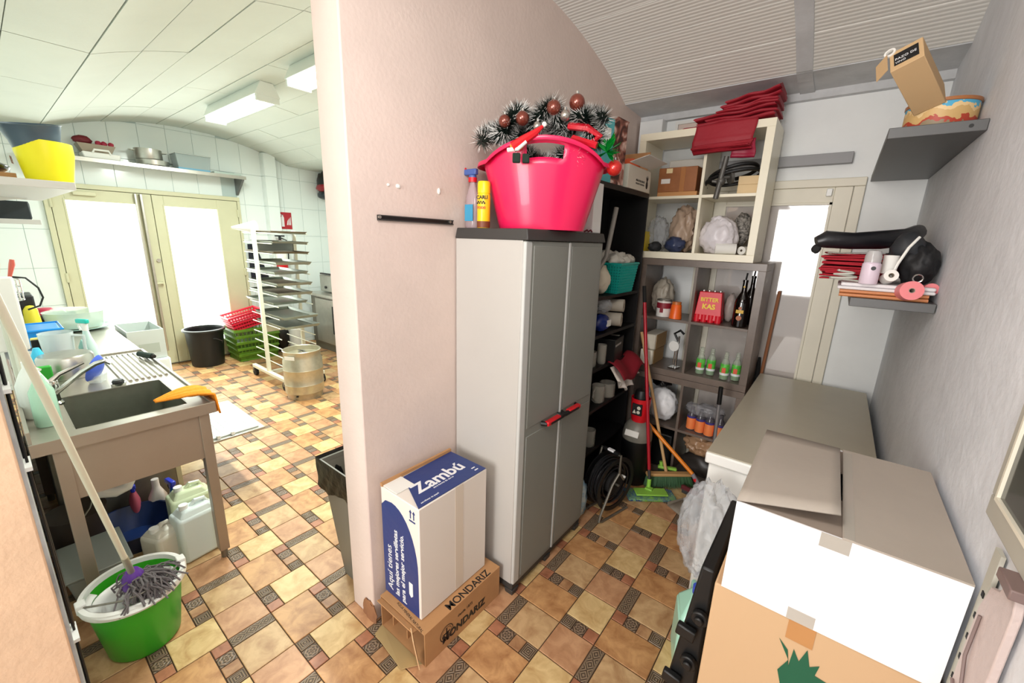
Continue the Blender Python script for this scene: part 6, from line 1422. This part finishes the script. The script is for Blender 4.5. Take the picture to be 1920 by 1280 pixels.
part('hand_hole', MB().obox((.12, -.14, .052), (.02, .012, .012), Matrix.Rotation(radians(40), 3, 'Z')), m_blackm, keg)

# --- tray trolley
m_tr = M('ivory_enamel', (228, 226, 206), .4); rk = thing('tray_trolley', 'ivory tray trolley on castors loaded with baking trays', 'trolley', (-4.98, 2.02, 0))
yl, yr = -.17, .245
for y in (yl, yr): part('post', MB().box(-.018, y-.018, .10, .018, y+.018, 1.72), m_tr, rk, bevel=.003)
part('base_bar', MB().box(-.43, yl-.022, .10, .43, yl+.022, .14), m_tr, rk, bevel=.006); part('base_bar', MB().box(-.43, yr-.022, .10, .43, yr+.022, .14), m_tr, rk, bevel=.006)
part('cross_bar', MB().box(-.02, yl+.022, .105, .02, yr-.022, .14), m_tr, rk); part('back_plate', MB().box(-.008, yl+.018, 1.50, .008, yr-.018, 1.60), M('grey_enamel_plate', (150, 156, 150), .4), rk); part('back_plate', MB().box(-.008, yl+.018, .60, .008, yr-.018, .69), m_tr, rk)
for y in (yl, yr):
    for x in (-.40, .40):
        w_ = part('castor', MB().cyl((x, y-.016, .05), (x, y+.016, .05), .05, n=24), m_blackm, rk); part('fork', MB().box(x-.012, y-.024, .05, x+.012, y-.018, .10).box(x-.012, y+.018, .05, x+.012, y+.024, .10), m_steel_d, w_)
levels = [1.70, 1.595, 1.49, 1.375, 1.27, 1.155, 1.05, .935, .80, .70, .58, .47, .37, .27]
m_tray1 = M('pale_aluminium_tray', (150, 156, 146), .4, .6, var=(12, .08)); m_tray2 = M('browned_baking_tray', (120, 106, 84), .5, .4, var=(10, .25))
for z in levels:
    for y, s_ in ((yl, -1), (yr, 1)):
        part('rail', MB().cyl((-.36, y-s_*.024, z-.012), (.36, y-s_*.024, z-.012), .006, n=8), m_tr, rk)
tlab = ['uppermost baking tray on the trolley, thin and browned', 'second tray from the top of the trolley', 'third tray from the top of the trolley', 'fourth tray from the top, dark browned and pushed forward', 'fifth tray from the top, shorter pale one', 'sixth tray from the top, stained brown', 'seventh tray from the top, stained brown', 'grey tray just above the two pale lowest trays', 'upper of the two pale trays low on the trolley', 'lowest baking tray on the trolley']
tr0 = None
for i, z in enumerate(levels[:10]):
    dark = i in (0, 2, 3, 5, 6); xo = (.0, .02, .02, .05, -.03, .03, .02, -.12, .10, .12)[i]
    key = 'd' if dark else 'p'
    t = thing('baking_tray', tlab[i], 'tray', (-4.98+xo, 2.057, z-.0055), 0.0, 'trays on the trolley')
    mt = m_tray2 if dark else m_tray1; hx_, hy_, hh = .37, .188 if i != 4 else .180, .018 if i < 3 else .028
    part('tray_floor', MB().box(-hx_+.02, -hy_+.02, 0, hx_-.02, hy_-.02, .003), mt, t)
    part('tray_rim', MB().frus((-hx_+.02, -hy_+.02, hx_-.02, hy_-.02, 0), (-hx_, -hy_, hx_, hy_, hh)), m_tray1 if i > 2 else mt, t) if False else None
    vs = []; fs = []
    for (a, b, zz2) in ((hx_-.02, hy_-.02, 0), (hx_-.005, hy_-.005, hh), (hx_, hy_, hh), (hx_-.016, hy_-.016, -.0005)): vs += [(-a, -b, zz2), (a, -b, zz2), (a, b, zz2), (-a, b, zz2)]
    for k in range(3):
        for q_ in range(4): fs.append((k*4+q_, k*4+(q_+1) % 4, (k+1)*4+(q_+1) % 4, (k+1)*4+q_))
    part('tray_rim', MB().add(vs, fs), m_tray1 if i in (3, 5, 6, 8, 9, 4, 7) else mt, t, smooth=None)
wf_ = thing('white_scoop', 'white plastic cone lying on the uppermost tray of the trolley', 'cone', (-5.12, 1.86, 1.735)); part('cone_body', MB().cyl((.05, .05, .01), (-.12, -.12, .0), .07, .012, n=24), m_white, wf_)
# behind the trolley: extinguisher and dark apron on the wall
fx = thing('fire_extinguisher', 'red fire extinguisher on the tiled pilaster behind the trolley', 'extinguisher', (XW+.19, 2.72, 1.15)); part('cylinder', MB().lathe([(0, 0), (.07, 0), (.075, .01), (.075, .36), (.05, .42), (.02, .44), (0, .44)], 28), m_red, fx); part('valve', MB().cyl((0, 0, .44), (0, 0, .50), .018).box(-.02, -.06, .49, .02, .06, .51), m_black, fx); part('hose', MB().tube([(0, .02, .47), (0, .09, .44), (0, .10, .25), (0, .09, .12)], .009, 6), m_black, fx); part('label_band', MB().lathe([(.0755, .12), (.0758, .26), (.0755, .262)], 28), m_paper, fx)
ap = thing('hanging_apron', 'dark apron hanging on the wall between door and pilaster', 'apron', (XW+.03, 2.44, 1.15)); part('cloth', MB().sheet(lambda u, v: V((.02+.015*sin(u*9), -.10+.24*u*(.4+.6*(1-v)), .50*v-.12)), 12, 8), M('dark_navy_cloth', (30, 32, 44), .9), ap, solid=.006, smooth=70); part('hook', MB().cyl((-.02, .0, .38), (.03, .0, .39), .006), m_steel, ap)

# --- cooking counter on the far right
kc2 = thing('kitchen_counter', 'stainless steel counter with doors along the far right kitchen wall', 'counter', (-4.75, 3.35, 0))
part('worktop', MB().box(-1.50, -.40, .81, 1.9, .39, .85), m_steel, kc2, bevel=.003)
part('counter_body', MB().box(-1.46, -.35, .10, 1.88, .38, .809), m_steel_d, kc2); part('plinth', MB().box(-1.46, -.33, 0, 1.88, .35, .10), M('plinth_steel', (120, 118, 108), .5, .5), kc2)
for i in range(4):
    d_ = part('door', MB().box(-1.30+.62*i, -.375, .13, -.74+.62*i, -.352, .78), m_steel, kc2, bevel=.004)
    part('handle', MB().box(-.80+.62*i, -.392, .30, -.775+.62*i, -.376, .70), m_blackm, d_, bevel=.002)
gr_ = thing('contact_grill', 'steel contact grill with black handle on the far counter', 'grill', (-5.35, 3.28, .851))
part('grill_body', MB().box(-.30, -.22, .02, .30, .22, .14), m_steel_d, gr_, bevel=.008); part('upper_plate', MB().obox((0, .02, .21), (.58, .40, .06), (radians(6), 0, 0)), m_steel, gr_, bevel=.008); part('lower_plate', MB().box(-.27, -.20, .14, .27, .2, .165), m_blackm, gr_); part('handle', MB().tube([(-.15, -.20, .22), (-.15, -.27, .26), (.15, -.27, .26), (.15, -.20, .22)], .012, 8), m_black, gr_); part('dial', MB().cyl((.1, -.235, .07), (.1, -.22, .07), .022, n=20), m_black, gr_)
for x in (-.26, .26): part('foot', MB().cyl((x, -.18, 0), (x, -.18, .02), .015), m_black, gr_); part('foot', MB().cyl((x, .18, 0), (x, .18, .02), .015), m_black, gr_)
tst = thing('steel_appliance', 'boxy steel appliance beside the contact grill, nearer the corner', 'appliance', (-5.93, 3.30, .851)); part('appliance_body', MB().box(-.17, -.2, .015, .17, .2, .26), m_steel, tst, bevel=.008); part('top_bar', MB().box(-.10, -.23, .27, .2, -.19, .29), m_black, tst, bevel=.004); part('knob', MB().cyl((.0, -.215, .08), (.0, -.2, .08), .02), m_black, tst)
# red and black bag hanging high behind the middle wall
hb_ = thing('hanging_vacuum', 'black and red vacuum hanging high on the far wall, half behind the middle wall', 'vacuum', (-6.40, 3.47, 2.41))
part('vacuum_body', MB().blob((0, 0, .03), (.17, .12, .19), 171, .12, 1.4, 3), m_black, hb_); part('red_band', MB().blob((0, 0, -.03), (.185, .13, .075), 172, .12, 1.4, 3), M('dark_red_gloss', (150, 20, 36), .3), hb_); part('dark_base', MB().blob((-.02, 0, -.13), (.15, .11, .07), 173, .12, 1.4, 3), M('slate_gloss', (30, 40, 50), .3), hb_); part('wall_hook', MB().box(-.20, -.02, .12, -.08, .02, .16), m_steel, hb_)

# --- left wall shelves and their load
ls = thing('white_wall_shelf', 'white wall shelf on the left carrying the yellow bucket', 'shelf', (-3.75, .145, 1.865))
part('shelf_board', MB().box(-.82, -.205, 0, .82, .195, .034), M('shelf_white', (206, 204, 200), .5), ls, bevel=.002)
part('bracket', MB().prism([(-.205, 0), (.12, 0), (-.205, -.06)], 0, -.55, -.53), m_white, ls)
ls2 = thing('white_wall_shelf', 'lower white wall shelf on the left under the dark microwave', 'shelf', (-4.95, .12, 1.70))
part('shelf_board', MB().box(-.60, -.18, 0, .60, .18, .032), M('shelf_white', (206, 204, 200), .5), ls2, bevel=.002)
mw = thing('microwave_oven', 'dark microwave oven on the lower left wall shelf', 'microwave', (-4.90, .13, 1.733)); part('oven_body', MB().box(-.25, -.16, 0, .25, .15, .125), M('dark_slate', (36, 44, 48), .4), mw, bevel=.006); part('oven_door', MB().box(-.24, .151, .008, .12, .160, .118), m_black, mw, bevel=.003)
yk = thing('yellow_bucket', 'yellow bucket with a dark marking at the end of the left wall shelf', 'bucket', (-3.08, .275, 1.900), radians(20))
Mx = Matrix.Rotation(radians(-4), 3, 'Y')
part('bucket_wall', MB().lathe([(0, 0), (.076, 0), (.081, .01), (.1, .13), (.099, .18), (.095, .18), (.097, .125), (.077, .012), (0, .01)], 40), M('lemon_plastic', (244, 232, 10), .4), yk, smooth=50)
text('B8', .05, M('dark_marker', (120, 60, 20), .6), yk, (-.062, -.088, .07), (.8, -.5, 0), (.02, -.10, 1), 'marking')
dk = thing('slate_tub', 'slate blue plastic tub set tilted into the yellow bucket', 'tub', (-3.09, .265, 1.985), radians(0)); dk.rotation_euler = (radians(8), radians(10), 0)
part('tub_wall', MB().lathe([(0, .02), (.074, .02), (.086, .10), (.106, .165), (.112, .17), (.103, .17), (.082, .10), (0, .03)], 40), M('slate_plastic', (70, 88, 104), .35), dk, smooth=50)
single('brown_board_box', MB().box(-.12, -.09, 0, .10, .085, .03), m_card, 'flat brown cardboard box beside the yellow bucket', 'box', (-3.20, .085, 1.90), bevel=.002)
single('black_glasses_case', MB().blob((0, 0, .028), (.09, .075, .03), 181, .1, 1.5, 3, flat=0), M('blue_black_gloss', (20, 24, 40), .12, coat=1), 'glossy blue-black helmet-like case on the flat brown box', 'case', (-3.20, .085, 1.9315))
# white crate beyond the counter
wc = thing('white_crate', 'white plastic crate with a paper label at the far end of the worktop', 'crate', (-4.52, .715, .66))
part('crate_wall', MB().box(-.22, -.11, 0, -.212, .12, .24).box(.212, -.11, 0, .22, .12, .24).box(-.212, -.11, 0, .212, -.102, .24).box(-.212, .112, 0, .212, .12, .24).box(-.212, -.102, 0, .212, .112, .008), M('greyish_crate', (204, 212, 208), .4), wc, bevel=.002)
part('paper_label', MB().box(.2202, -.05, .05, .2212, .08, .13), M('grey_label', (180, 190, 180), .6), wc)
for i, z in enumerate((0, .331)): single('foam_box', MB().box(-.25, -.115, 0, .25, .13, .325), M('foam_white', (238, 246, 246), .7), ('white foam box on the floor under the crate stack', 'white foam box directly under the plastic crate')[i], 'box', (-4.52, .715, z+.001*i), bevel=.01)
